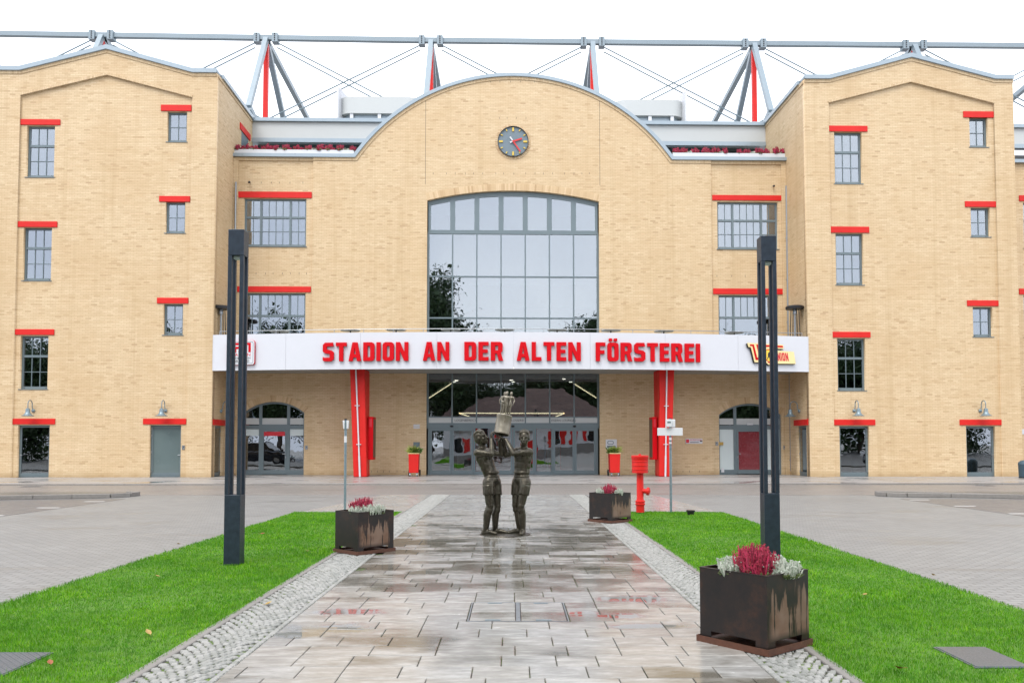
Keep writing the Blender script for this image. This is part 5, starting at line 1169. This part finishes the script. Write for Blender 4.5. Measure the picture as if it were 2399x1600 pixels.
# wheeled red planters by the entrance
def trolley(px, front0, front1, flip, label, plab):
    vv_ = -1.95; a, b = U(front0, 1090, vv_), U(front1, 1090, vv_); t = thing('planter_trolley', label, 'planter', b2w((a + b) / 2, vv_, .05), BA, 'wheeled red planters'); hw_ = (b - a) / 2; z0, z1 = .17, 1.1
    bevel(MB().prism([(-hw_, z0), (hw_, z0), (hw_ + .03, z1), (-hw_ - .03, z1)], 0, .62).build('body', 'red_paint', t), .02)
    MB().box(-hw_ - .045, hw_ + .045, -.02, .64, z1 + .001, z1 + .03).build('rim', 'emblem_cream', t)
    for sx in (-1, 1):
        w_ = MB().cyl((sx * hw_ * .75 - .025, .06, .07), (sx * hw_ * .75 + .025, .06, .07), .068, n=16).build('castor', 'steel', t, True); MB().box(sx * hw_ * .75 - .04, sx * hw_ * .75 + .04, .03, .09, .1, .17).build('fork', 'steel', w_)
        e = sx * (hw_ + .035); MB().cyl((e - .03, .56, .16), (e + .03, .56, .16), .155, n=20).build('wheel', 'black_rubber', t, True)
    g = thing('potted_shrub', plab, 'plant', b2w((a + b) / 2, vv_ + .3, 1.17), BA); q = random.Random(int(px))
    for nm, mat, n_, z_ in (('leaves', 'leaf_green', 260, .3), ('grass_leaves', 'leaf_yellow', 160, .36)):
        mb = MB()
        for _ in range(n_):
            aa = q.uniform(0, 6.28); r_ = q.uniform(0, .26) * (1.1 if nm == 'leaves' else .9); base = Vector((r_ * math.cos(aa) + (.08 if (nm == 'leaves') != flip else -.08), r_ * math.sin(aa), q.uniform(-.03, z_ * .7)))
            d = Vector((math.cos(aa) * q.uniform(.3, 1), math.sin(aa) * q.uniform(.3, 1), q.uniform(.1, 1))).normalized(); L = q.uniform(.07, .15) if nm == 'leaves' else q.uniform(.14, .28); s2 = d.orthogonal().normalized() * L * (.28 if nm == 'leaves' else .07)
            mb.add([base, base + d * L * .5 + s2, base + d * L, base + d * L * .5 - s2], [(0, 1, 2, 3)])
        mb.build(nm, mat, g)
trolley(969, 957.9, 979.6, False, 'wheeled red planter left of the entrance doors', 'leafy green shrub in the left red planter trolley')
trolley(1441, 1430, 1452, True, 'wheeled red planter right of the entrance doors', 'leafy shrub with pale grass in the right red planter trolley')
# litter bin at the right edge
vv_ = -4.6; u = U(2387.5, 1110, vv_) + .31; t = thing('litter_bin', 'dark blue litter bin cut off by the right picture edge', 'litter bin', b2w(u, vv_, .05), BA)
MB().lathe([(.27, 0), (.28, .03), (.30, .62), (.31, .64), (.29, .72), (.22, .79), (.1, .83), (.02, .835)], (0, 0, 0), 28).build('body', 'bin_blue', t, True); MB().lathe([(.282, .0), (.29, .05)], (0, 0, 0), 28).build('foot_ring', 'black_rubber', t, True)
u = loc(2398, 1015, .1)[0]; plate(2399, 1011, 18, 12, .1, 'white_paint', 'white wall plate at the right picture edge')
# steel cover in the walkway, two trays of slabs
t = thing('access_cover', 'double steel framed access cover set into the walkway slabs', 'cover', ((CX0 + CX1) / 2, (CY0 + CY1) / 2, 0)); hw_, hd = (CX1 - CX0) / 2 - .006, (CY1 - CY0) / 2 - .006
m = MB()
for bx in ((-hw_, -hw_ + .012, -hd, hd), (hw_ - .012, hw_, -hd, hd), (-.02, .02, -hd + .012, hd - .012), (-hw_ + .012, hw_ - .012, -hd, -hd + .012), (-hw_ + .012, hw_ - .012, hd - .012, hd)): m.box(*bx, -.03, .0275)
m.build('frame', 'steel', t); MB().box(-hw_, hw_, -hd, hd, -.03, .008).build('tray', 'soil', t)
for sx in (-1, 1):
    for r_ in range(2):
        o = link('inset_slab', SLAB, None, t); o.location = (sx * (hw_ / 2 + .004), -hd / 2 + r_ * hd, .0262); o.scale = (hw_ - .045, hd - .016, 1)
    for sy in (-1, 1): MB().box(sx * hw_ / 2 - .07, sx * hw_ / 2 + .07, sy * (hd - .045) - .018, sy * (hd - .045) + .018, .0272, .0295).build('lifting_key', 'galvanised', t)
# plates in the lawns, manholes in the road
t = thing('inspection_plate', 'flat dark steel plate sunk in the right lawn', 'plate', (3.475, 6.26, .02)); bevel(MB().box(-.19, .19, -.29, .29, -.02, .012).build('lid', 'cover_steel', t), .006); MB().box(-.205, .205, -.305, .305, -.03, .006).build('frame', 'cover_steel', t)
t = thing('inspection_plate', 'chequered steel plate sunk in the left lawn at the picture edge', 'plate', (-3.83, 6.08, .02)); lid = bevel(MB().box(-.33, .33, -.30, .30, -.02, .012).build('lid', 'cover_steel', t), .006); MB().box(-.345, .345, -.315, .315, -.03, .006).build('frame', 'cover_steel', t)
m = MB()
for i in range(22):
    for j in range(20):
        x, y = -.31 + i * .0295, -.28 + j * .0295; s2 = 1 if (i + j) % 2 else -1; m.add([(x - .009, y - .009 * s2, .0122), (x + .003, y + .003 * s2 - .003, .0122), (x + .009, y + .009 * s2, .0122), (x - .003, y - .003 * s2 + .003, .015)], [(0, 1, 3), (1, 2, 3), (2, 0, 3)])
stuff(m.build('tread_pattern', 'cover_steel', t))
for x, y, lab in ((72, 1140, 'round manhole cover in the road before the left tower'), (2308, 1137.5, 'round manhole cover in the road before the right tower')):
    a, b = gp(x, y); t = thing('manhole_cover', lab, 'manhole', (a, b, .005)); MB().lathe([(.36, 0), (.36, .006), (.3, .008)], (0, 0, 0), 28).build('lid', 'cover_steel', t); MB().lathe([(.43, 0), (.43, .004)], (0, 0, 0), 28).build('frame', 'kerb_stone', t)
a, b = gp(1222, 1146); t = thing('drain_grate', 'narrow drain cover in the road behind the statue', 'drain', (a, b, .005)); MB().box(-.25, .25, -.2, .2, 0, .005).build('frame', 'cover_steel', t); MB().box(-.22, .22, -.17, .17, .0055, .008).build('lid', 'paver_road', t)
# fallen leaves
for i, (x, y, mat, where) in enumerate(((369, 1350, 'fallen_yellow', 'yellow leaf on the left lawn beside the lamp post'), (720, 1291, 'fallen_yellow', 'curled yellow leaf on the left lawn near the planter'), (615, 1250, 'fallen_brown', 'brown leaf on the left lawn behind the lamp post'), (118, 1553, 'fallen_brown', 'brown leaf beside the chequered plate'),
        (348, 1482, 'fallen_yellow', 'long pale leaf stalk on the left lawn'), (699, 1218, 'fallen_yellow', 'pale leaf at the far end of the left lawn'), (418, 1270, 'fallen_yellow', 'pale leaf on the paving left of the left lamp post'), (2186, 1347, 'fallen_yellow', 'pale leaf on the paving right of the right lawn'), (2027, 1393, 'fallen_yellow', 'small tan leaf on the right lawn'), (629, 1414, 'fallen_yellow', 'tan leaf on the left cobble strip'), (2106, 1565, 'fallen_brown', 'small brown leaf by the right inspection plate'))):
    lawn = 'lawn' in where or 'plate' in where; a, b = gp(x, y, .05 if lawn else .03); q = random.Random(i); m = MB(); L = .04 if 'stalk' not in where else .045
    pts = [(-L, 0, 0), (-L * .5, L * .42, .008), (L * .2, L * .5, .014), (L, .0, .02), (L * .2, -L * .5, .012), (-L * .5, -L * .4, .004), (0, 0, -.004)]
    m.add(pts, [(6, 0, 5), (6, 5, 4), (6, 4, 3), (6, 3, 2), (6, 2, 1), (6, 1, 0)]); m.cyl((-L, 0, 0), (-L * 1.6, .01, .004), .0015, n=5)
    o = m.build('fallen_leaf', mat); o.location = (a, b, .052 if lawn else .032 if 'cobble' in where else .008); o.rotation_euler = (q.uniform(-.2, .2), q.uniform(-.2, .2), q.uniform(0, 6)); tag(o, where, 'leaf', 'fallen leaves')

# ================================================================ bronze statue
SX, SY = gp(1186, 1255)
ST = thing('bronze_statue', 'bronze statue of two footballers lifting a tilted drum with three small figures', 'statue', (SX, SY, .026)); ST.scale = (.985,) * 3
def rotm(f, up=(0, 0, 1)):                    # columns: right, forward, up
    f = Vector(f).normalized(); r = f.cross(Vector(up)).normalized(); u = r.cross(f); return Matrix((r, f, u)).transposed()
def head(b, c, face, k=1.0, hair=0):
    q = rotm(face); c = Vector(c)
    def P(x, y, z): return c + q @ Vector((x, y, z)) * k
    b.ell(P(0, -.008, .03), (.078 * k, .098 * k, .095 * k), q); b.ell(P(0, .022, -.045), (.058 * k, .07 * k, .075 * k), q)       # skull, jaw
    b.ell(P(0, .062, -.10), (.028 * k, .026 * k, .022 * k), q); b.cap(P(0, .09, .012), P(0, .113, -.028), .011 * k, .016 * k)       # chin, nose
    b.cap(P(-.042, .078, .03), P(.042, .078, .03), .010 * k)                                                                        # brow
    b.cap(P(-.022, .088, -.06), P(.022, .088, -.06), .008 * k); b.cap(P(-.018, .086, -.074), P(.018, .086, -.074), .009 * k)       # lips
    for sx in (-1, 1):
        b.ell(P(sx * .08, -.008, -.005), (.012 * k, .02 * k, .032 * k), q); b.ell(P(sx * .042, .054, -.03), (.022 * k, .024 * k, .026 * k), q); b.ell(P(sx * .032, .074, .008), (.012 * k, .008 * k, .007 * k), q)
    b.ell(P(0, -.022, .045), (.088 * k, .10 * k, .098 * k), q); b.ell(P(0, -.05, -.005), (.08 * k, .07 * k, .085 * k), q)   # hair mass
    r = random.Random(hair)
    for i in range(15):                                                                                                             # combed-back strands
        x = -.07 + .14 * i / 14; z0 = .112 - 6 * x * x + r.uniform(-.004, .006)
        b.cap(P(x, .056, z0 - .006 + .008 * (i % 2)), P(x * 1.08, .01, z0 + .026), .009 * k, .011 * k); b.cap(P(x * 1.08, .01, z0 + .03), P(x * 1.05, -.075, z0 - .002), .011 * k, .009 * k)
def hand(b, wrist, dirn, palm, k=1.0, curl=.3, thumb=1):
    q = rotm(dirn, palm); w_ = Vector(wrist)                     # forward = along the fingers, up = palm normal (palm side +z)
    def P(x, y, z): return w_ + q @ Vector((x, y, z)) * k
    b.ell(P(0, .045, 0), (.042 * k, .052 * k, .018 * k), q)
    for i, (x, L) in enumerate(((-.032, .070), (-.011, .080), (.011, .074), (.031, .058))):
        a = P(x, .088, 0); c1 = curl; p1 = P(x * 1.06, .088 + L * .5 * math.cos(c1), L * .5 * math.sin(c1)); p2 = P(x * 1.1, .088 + L * .5 * math.cos(c1) + L * .5 * math.cos(2.2 * c1), L * .5 * math.sin(c1) + L * .5 * math.sin(2.2 * c1))
        b.cap(a, p1, .0098 * k, .009 * k); b.cap(p1, p2, .009 * k, .0078 * k)
    a = P(-.038 * thumb, .03, .004); m_ = P(-.066 * thumb, .062, .012); e = P(-.066 * thumb, .098, .022); b.cap(a, m_, .014 * k, .0115 * k); b.cap(m_, e, .0115 * k, .009 * k)
def figure(parts, name, mat, vox, parent, smooth=8):
    b = MB(); parts(b); o = b.build(name, mat, parent, True)
    r = o.modifiers.new('remesh', 'REMESH'); r.mode = 'VOXEL'; r.voxel_size = vox; r.use_smooth_shade = True
    s_ = o.modifiers.new('smooth', 'SMOOTH'); s_.factor = .5; s_.iterations = smooth; return o
def shoe(b, ank, toe, k=1.0):
    a = Vector(ank); t = Vector(toe); d = (t - a); d.z = 0; d.normalize(); heel = Vector((a.x, a.y, .042 * k)) - d * .055 * k
    mid = heel.lerp(Vector((t.x, t.y, .045 * k)), .55) + Vector((0, 0, .012 * k))
    b.cap(heel, mid, .042 * k, .047 * k); b.cap(mid, Vector((t.x, t.y, .036 * k)), .047 * k, .034 * k); b.cap(a, heel + Vector((0, 0, .03 * k)) + d * .03 * k, .046 * k, .045 * k)
    b.ell(heel.lerp(t, .5) * Vector((1, 1, 0)) + Vector((0, 0, .012 * k)) if False else Vector(((heel.x + t.x) / 2, (heel.y + t.y) / 2, .014 * k)), (.13 * k, .046 * k, .014 * k), Matrix.Rotation(math.atan2(d.y, d.x), 3, 'Z'))
def leg(b, hip, knee, ank, toe, k=1.0):
    hip, knee, ank = Vector(hip), Vector(knee), Vector(ank); d = (Vector(toe) - ank); d.z = 0; d.normalize()
    b.cap(hip, knee.lerp(hip, .12), .106 * k, .074 * k); b.ell(knee + d * .008 * k, (.065 * k, .065 * k, .075 * k)); b.ell(knee + d * .045 * k, (.028 * k, .028 * k, .036 * k))
    calf = knee.lerp(ank, .36) - d * .018 * k; b.cap(knee, calf, .058 * k, .073 * k); b.cap(calf, ank, .073 * k, .05 * k)
    s_ = knee.lerp(ank, .16); b.cap(s_, s_ - Vector((0, 0, .016)), .068 * k, .070 * k)                   # sock top
    shoe(b, ank, toe, k)
def torso(b, pel, neck, shR, shL, fwd, k=1.0):
    pel, neck, shR, shL = map(Vector, (pel, neck, shR, shL)); q = rotm(fwd); q2 = rotm(fwd, (neck - pel)); f = Vector(fwd).normalized(); ctr = (shR + shL) / 2
    waist = pel.lerp(ctr, .28); chest = pel.lerp(ctr, .74)
    b.ell(pel + Vector((0, 0, -.03)) * k, (.160 * k, .122 * k, .125 * k), q); b.ell(waist, (.152 * k, .112 * k, .17 * k), q2); b.ell(pel.lerp(ctr, .5), (.162 * k, .118 * k, .18 * k), q2); b.ell(chest, (.176 * k, .125 * k, .19 * k), q2)
    for s_ in (-1, 1): b.ell(chest + q2 @ Vector((s_ * .075, .075, .055)) * k, (.08 * k, .045 * k, .065 * k), q2); b.ell(chest + q2 @ Vector((s_ * .09, -.05, .05)) * k, (.085 * k, .06 * k, .12 * k), q2)
    b.cap(shR, shL, .068 * k); b.cap(shR.lerp(neck, .35), neck.lerp(shR, .1) + Vector((0, 0, .0)), .06 * k, .05 * k); b.cap(shL.lerp(neck, .35), neck.lerp(shL, .1), .06 * k, .05 * k)
    # hanging shirt hem above the shorts
    b.ell(pel + Vector((0, 0, .10)) * k, (.158 * k, .122 * k, .06 * k), q)
    r = random.Random(int(abs(pel.x) * 999))
    for _ in range(5):                                                                                                             # cloth folds
        a = r.uniform(-1.3, 1.3); p0 = waist + q2 @ Vector((math.sin(a) * .142, math.cos(a) * .104, -.1)) * k; p1 = chest + q2 @ Vector((math.sin(a + r.uniform(-.4, .4)) * .16, math.cos(a) * .108, r.uniform(-.08, .06))) * k; b.cap(p0, p1, .010 * k, .006 * k)
def shorts(b, pel, hips, knees, fwd, k=1.0):
    q = rotm(fwd)
    for h, kn in zip(hips, knees):
        h, kn = Vector(h), Vector(kn); e = h.lerp(kn, .54); c0 = Vector(pel) * .55 + h * .45 + Vector((0, 0, .06)) * k
        b.cyl(c0, h.lerp(kn, .15), .098 * k, .112 * k, 20); b.cyl(h.lerp(kn, .15), e, .112 * k, .106 * k, 20)
        r = random.Random(int(h.x * 1000) + 7)
        for _ in range(9): a = r.uniform(0, 6.28); c = Vector((math.cos(a), math.sin(a), 0)); b.cap(h + c * .103 * k, e + c * .104 * k, .006 * k, .009 * k)
    b.ell(Vector(pel) + Vector((0, 0, .035)) * k, (.160 * k, .122 * k, .022 * k), q)
def arm(b, sh, el, wr, k=1.0):
    sh, el, wr = map(Vector, (sh, el, wr)); b.ell(sh, (.076 * k, .076 * k, .078 * k)); b.cap(sh, el, .060 * k, .047 * k); b.ell(sh.lerp(el, .45) + Vector((0, 0, .010)), (.057 * k,) * 3)
    fm = el.lerp(wr, .28); b.cap(el, fm, .047 * k, .051 * k); b.cap(fm, wr, .051 * k, .033 * k); b.cyl(sh, sh.lerp(el, .42), .078 * k, .066 * k, 16)
FLf, FRf = (.84, -.54, 0), (-.58, -.81, 0)
def man_left(b):
    pel = (-.255, 0, 1.0); neck = (-.425, .0, 1.52); sR = (-.505, -.13, 1.45); sL = (-.345, .125, 1.46)
    torso(b, pel, neck, sR, sL, FLf); hips = [(-.315, -.075, .93), (-.20, .085, .93)]; kn = [(-.292, -.13, .52), (-.165, .04, .505)]
    shorts(b, pel, hips, kn, FLf); leg(b, hips[0], kn[0], (-.36, -.10, .105), (-.185, -.20, .04)); leg(b, hips[1], kn[1], (-.20, .07, .105), (.005, -.0, .04))
    b.cap(neck, (-.44, -.005, 1.62), .066, .062); head(b, (-.452, -.02, 1.712), (.88, -.36, .30), 1.12, 3)
    arm(b, sR, (-.25, -.235, 1.43), (-.265, -.14, 1.70)); hand(b, (-.265, -.14, 1.70), (.05, .12, 1), (1, .35, 0), 1.15, .85, -1)
    arm(b, sL, (-.075, .13, 1.42), (-.125, .07, 1.655)); hand(b, (-.125, .07, 1.65), (.35, -.2, .9), (-.2, -.2, 1), 1.15, .35, 1)
def man_right(b):
    pel = (.275, 0, 1.0); neck = (.315, .0, 1.53); sL = (.412, -.085, 1.46); sR = (.20, .10, 1.475)
    torso(b, pel, neck, sR, sL, FRf); hips = [(.205, .06, .93), (.335, -.055, .93)]; kn = [(.172, .02, .52), (.262, -.13, .515)]
    shorts(b, pel, hips, kn, FRf); leg(b, hips[0], kn[0], (.235, .06, .105), (.04, -.03, .04)); leg(b, hips[1], kn[1], (.298, -.09, .105), (.262, -.275, .04))
    b.cap(neck, (.32, -.01, 1.62), .066, .062); head(b, (.322, -.035, 1.708), (-.10, -.99, -.04), 1.10, 8)
    arm(b, sL, (.125, -.215, 1.435), (-.005, -.10, 1.685)); hand(b, (-.005, -.10, 1.68), (-.85, .2, .45), (.1, -.1, 1), 1.15, .3, 1)
    arm(b, sR, (-.02, .19, 1.40), (-.045, .09, 1.655)); hand(b, (-.045, .09, 1.65), (-.5, -.3, .8), (.2, .2, 1), 1.15, .35, -1)
figure(man_left, 'footballer_figure', 'bronze', .0078, ST)['label'] = 'left bronze footballer looking up, arm raised to the drum'
figure(man_right, 'footballer_figure', 'bronze', .0078, ST)['label'] = 'right bronze footballer facing forward, palm under the drum'
MB().lathe([(.44, 0), (.455, .006), (.45, .014), (.30, .022)], (-.02, -.02, 0), 40).build('base_plate', 'bronze', ST, True)
DA = Vector((.15, .20, .96)).normalized(); D0 = Vector((-.085, -.02, 1.775))
MB().lathe([(.09, .10), (.125, .09), (.128, .01), (.138, 0), (.142, .012), (.138, .03), (.137, .16), (.136, .315), (.143, .325), (.145, .345), (.139, .355), (.12, .36)], D0, 36, DA).build('drum', 'bronze_pale', ST, True)
def figurine(off, fwd, ball):
    base = D0 + DA * .355 + Vector(off); q = rotm((0, -1, 0), DA); k = .235
    fw = Vector(fwd)
    def parts(b):
        n = MB(); pel = (0, 0, 1.0); neck = (0, 0, 1.5); sR = (.19, 0, 1.44); sL = (-.19, 0, 1.44); f = (0, 1, 0)
        torso(n, pel, neck, sR, sL, f); hips = [(.08, 0, .93), (-.08, 0, .93)]; kn = [(.09, .03, .52), (-.09, .02, .52)]; shorts(n, pel, hips, kn, f)
        leg(n, hips[0], kn[0], (.1, 0, .1), (.12, .2, .04)); leg(n, hips[1], kn[1], (-.1, -.02, .1), (-.12, .18, .04)); n.cap(neck, (0, .0, 1.6), .07, .064); head(n, (0, .02, 1.7), (0, 1, .1), 1.1, 5)
        arm(n, sR, (.34, .0, 1.2), (.30, .16, 1.0) if ball else (.34, .05, .95)); arm(n, sL, (-.34, -.03, 1.2), (-.32, .08, .97)); hand(n, (-.32, .08, .97), (0, .1, -1), (.3, 1, 0), 1, .4, 1); hand(n, (.30, .16, 1.0) if ball else (.34, .05, .95), (-.5, .5, -.5), (.2, .8, .2), 1, .6, -1)
        if ball: n.ell((.2, .2, 1.0), (.11, .11, .11))
        rz = Matrix.Rotation(math.atan2(-fw.x, fw.y), 3, 'Z'); b.add([base + q @ (rz @ Vector(v_)) * k for v_ in n.v], n.f)
    return figure(parts, 'figurine', 'bronze_pale', .0042, ST, 2)
figurine((-.015, -.045, 0), (.1, 1, 0), True); figurine((-.055, .02, -.004), (-.5, 1, 0), False); figurine((.062, .015, -.006), (.5, 1, 0), False)

# ================================================================ what the glass mirrors: trees, a house and parked cars behind the photographer
def crown_mesh(seed, n, rx, rz, base):
    q = np.random.default_rng(seed); k = 46; cl_ = q.normal(size=(k, 3)); cl_ /= np.linalg.norm(cl_, axis=1)[:, None]; cl_ *= q.uniform(.35, 1, k)[:, None]; cl_ *= (rx, rx, rz)
    c = cl_[q.integers(0, k, n)] + q.normal(size=(n, 3)) * (rx * .17, rx * .17, rz * .13); c[:, 2] += base + rz
    d = q.normal(size=(n, 3)); d /= np.linalg.norm(d, axis=1)[:, None]; e = np.cross(d, q.normal(size=(n, 3))); e /= np.linalg.norm(e, axis=1)[:, None]; f = np.cross(d, e); s_ = q.uniform(.09, .22, n)[:, None]
    v_ = np.stack([c - e * s_, c - f * s_ * .5, c + e * s_, c + f * s_ * .5], 1).reshape(-1, 3); me = bpy.data.meshes.new('crown')
    me.from_pydata(v_.tolist(), [], (np.arange(n)[:, None] * 4 + np.arange(4)).tolist()); me.materials.append(M['foliage']); return me
crowns = [crown_mesh(3, 42000, 4.2, 6.8, 4.2), crown_mesh(9, 34000, 4.9, 6.3, .2)]
def trunk_mesh(h, r):
    m = MB(); m.cyl((0, 0, -.1), (0, 0, h * .5), r, r * .7, 10); m.cyl((0, 0, h * .5), (.2, .1, h), r * .7, r * .3, 10); q = random.Random(int(h * 10))
    for k in range(6): a = k * 1.05; z = h * (.35 + .09 * k); m.cyl((0, 0, z), (math.cos(a) * 2.4, math.sin(a) * 2.4, z + 2.4), r * .35, r * .1, 7)
    return m.mesh('trunk', True)
trunks = [trunk_mesh(12, .34), trunk_mesh(9, .3)]
TREES = [(-7.6, -20, 1.26, 0, 'tallest tree, mirrored at the left of the big arched window'), (14.5, -21, 1.04, 0, 'tree mirrored at the lower right of the big arched window'), (-27, -21, .98, 0, 'slim tree mirrored in the left lower bay window')]
TREES += [(x, -24 + rnd.uniform(-1.5, 1.5), k, 1, 'bushy tree of the row mirrored %s' % w_) for x, k, w_ in ((-66, 1.2, 'at the far left of the left tower'), (-59, 1.3, 'in the outer left tower door'), (-52, 1.22, 'in the outer left tower windows'), (-45, 1.28, 'in the middle of the left tower'), (-38.5, 1.15, 'in the slate green door'),
    (-33, 1.1, 'beside the slate green door'), (-20, 1.05, 'in the left arched door'), (-3.5, .98, 'above the left end of the house roof'), (3.5, .95, 'above the middle of the house roof'), (9.5, 1.0, 'above the right end of the house roof'), (19.5, 1.1, 'left in the right arched door'), (26.5, 1.22, 'right in the right arched door'), (33.5, 1.3, 'in the right lower bay window'), (40, 1.2, 'in the inner right tower door'), (47, 1.25, 'in the inner right tower windows'), (54, 1.15, 'in the middle of the right tower'), (61, 1.2, 'in the rightmost door'))]
for i, (x, y, k, kind, lab) in enumerate(TREES):
    t = thing('broadleaf_tree', lab, 'tree', (x, y, 0), i * 1.3, 'trees mirrored in the windows'); t.scale = (k, k, k)
    link('crown', crowns[kind], None, t); link('trunk', trunks[kind], 'bark', t)
HS = thing('house', 'low white house with brown tiled roof and red shutters mirrored in the entrance doors', 'house', (3.6, -10, 0))
MB().box(-9.2, 9.2, -8, 0, 0, 4.0).build('wall', 'render_white', HS)
MB().add([(-9.9, .6, 3.9), (9.9, .6, 3.9), (9.9, -8.6, 3.9), (-9.9, -8.6, 3.9), (-5.5, -4, 7.6), (5.5, -4, 7.6)], [(0, 1, 5, 4), (1, 2, 5), (2, 3, 4, 5), (3, 0, 4), (3, 2, 1, 0)]).build('roof', 'roof_tile', HS)
MB().box(-9.2, 9.2, .01, .05, 0, 1.0).build('plinth', 'kerb_stone', HS)
for x in (-7, -4, 4.2, 7.2):
    f = MB().box(x - .55, x + .55, .01, .06, 1.3, 3.0).build('window', 'white_paint', HS); MB().box(x - .45, x + .45, .061, .07, 1.4, 2.9).build('pane', 'car_glass', f)
    for s_ in (-1, 1): MB().box(x + s_ * .9 - .3, x + s_ * .9 + .3, .02, .08, 1.3, 3.0).build('shutter', 'red_paint', f)
f = MB().box(-.8, .8, .01, .06, .05, 2.5).build('door', 'red_paint', HS); MB().box(.5, .6, .06, .1, 1.1, 1.2).build('handle', 'steel', f)
def car(pos, rz, paint, label, tall):
    t = thing('parked_car', label, 'car', pos, rz, 'parked cars mirrored in the doors'); H_ = 1.72 if tall else 1.48; L = 4.7; b = MB(); st = []
    prof = [(-2.35, .45, .62), (-2.3, .32, .92), (-1.9, .26, 1.02), (-1.0, .24, 1.05), (.6, .24, 1.06), (1.2, .24, 1.0), (2.0, .27, .88), (2.28, .32, .74), (2.35, .42, .6)]
    vs_ = []; fs = []
    for x, lo, hi in prof:
        wd_ = .92 - .12 * (abs(x) / 2.35) ** 4; vs_ += [(x, -wd_ * .9, lo), (x, -wd_, lo + .18), (x, -wd_ * .98, hi - .08), (x, -wd_ * .88, hi), (x, wd_ * .88, hi), (x, wd_ * .98, hi - .08), (x, wd_, lo + .18), (x, wd_ * .9, lo)]
    for j in range(len(prof) - 1): fs += [(j * 8 + k, j * 8 + (k + 1) % 8, (j + 1) * 8 + (k + 1) % 8, (j + 1) * 8 + k) for k in range(8)]
    fs += [tuple(range(7, -1, -1)), tuple(range((len(prof) - 1) * 8, len(prof) * 8))]; b.add(vs_, fs); b.build('body', paint, t, True)
    g = MB(); rx = -2.05 if tall else -1.75
    g.add([(rx, -.82, 1.0), (1.25, -.84, 1.0), (.45, -.68, H_ - .06), (rx + .35, -.68, H_ - .06), (rx, .82, 1.0), (1.25, .84, 1.0), (.45, .68, H_ - .06), (rx + .35, .68, H_ - .06)], [(0, 1, 2, 3), (7, 6, 5, 4), (1, 5, 6, 2), (4, 0, 3, 7)]); cb_ = g.build('cabin_glass', 'car_glass', t)
    bevel(MB().add([(rx + .3, -.7, H_ - .07), (.5, -.7, H_ - .07), (.4, -.62, H_), (rx + .45, -.62, H_), (rx + .3, .7, H_ - .07), (.5, .7, H_ - .07), (.4, .62, H_), (rx + .45, .62, H_)], [(0, 1, 2, 3), (7, 6, 5, 4), (3, 2, 6, 7), (1, 5, 6, 2), (4, 0, 3, 7)]).build('roof', paint, t, True), .03)
    for xp in (-.85, .02): MB().bar((xp, -.845, 1.02), (xp, -.69, H_ - .06), .07, .02, (0, 1, 0)).build('pillar', paint, t); MB().bar((xp, .845, 1.02), (xp, .69, H_ - .06), .07, .02, (0, 1, 0)).build('pillar', paint, t)
    for x in (-1.4, 1.45):
        for s_ in (-1, 1):
            w_ = MB().cyl((x, s_ * .7, .34), (x, s_ * .93, .34), .34, n=24).build('wheel', 'tyre', t, True); MB().lathe([(.22, 0), (.22, .02), (.06, .03)], (x, s_ * .93, .34), 12, (0, s_, 0)).build('rim', 'steel', w_)
    for s_ in (-1, 1): MB().ell((2.25, s_ * .66, .72), (.1, .18, .07)).build('headlight', 'frosted', t, True); MB().ell((-2.3, s_ * .72, .85), (.06, .12, .1)).build('tail_light', 'print_red', t, True); MB().ell((.75, s_ * .98, 1.06), (.08, .1, .07)).build('wing_mirror', paint, t, True)
    MB().box(2.33, 2.37, -.28, .28, .42, .54).build('number_plate', 'white_paint', t)
for pos, rz, paint, lab, tall in (((-18.4, 21.2, .005), R(3), 'car_dark', 'dark estate car mirrored in the left arched door', True), ((-23.6, 21.4, .005), R(178), 'car_dark', 'black car mirrored at the left edge of the left arched door', False), ((-28.5, 18.5, .005), R(80), 'car_dark', 'dark van-like car mirrored in the leftmost door', True),
        ((17.8, 19.5, .005), R(10), 'car_light', 'white car mirrored in the red right arched door', False), ((30.5, 16, .005), R(-95), 'car_light', 'white car mirrored in the rightmost door', False)):
    car(pos, rz, paint, lab, tall)
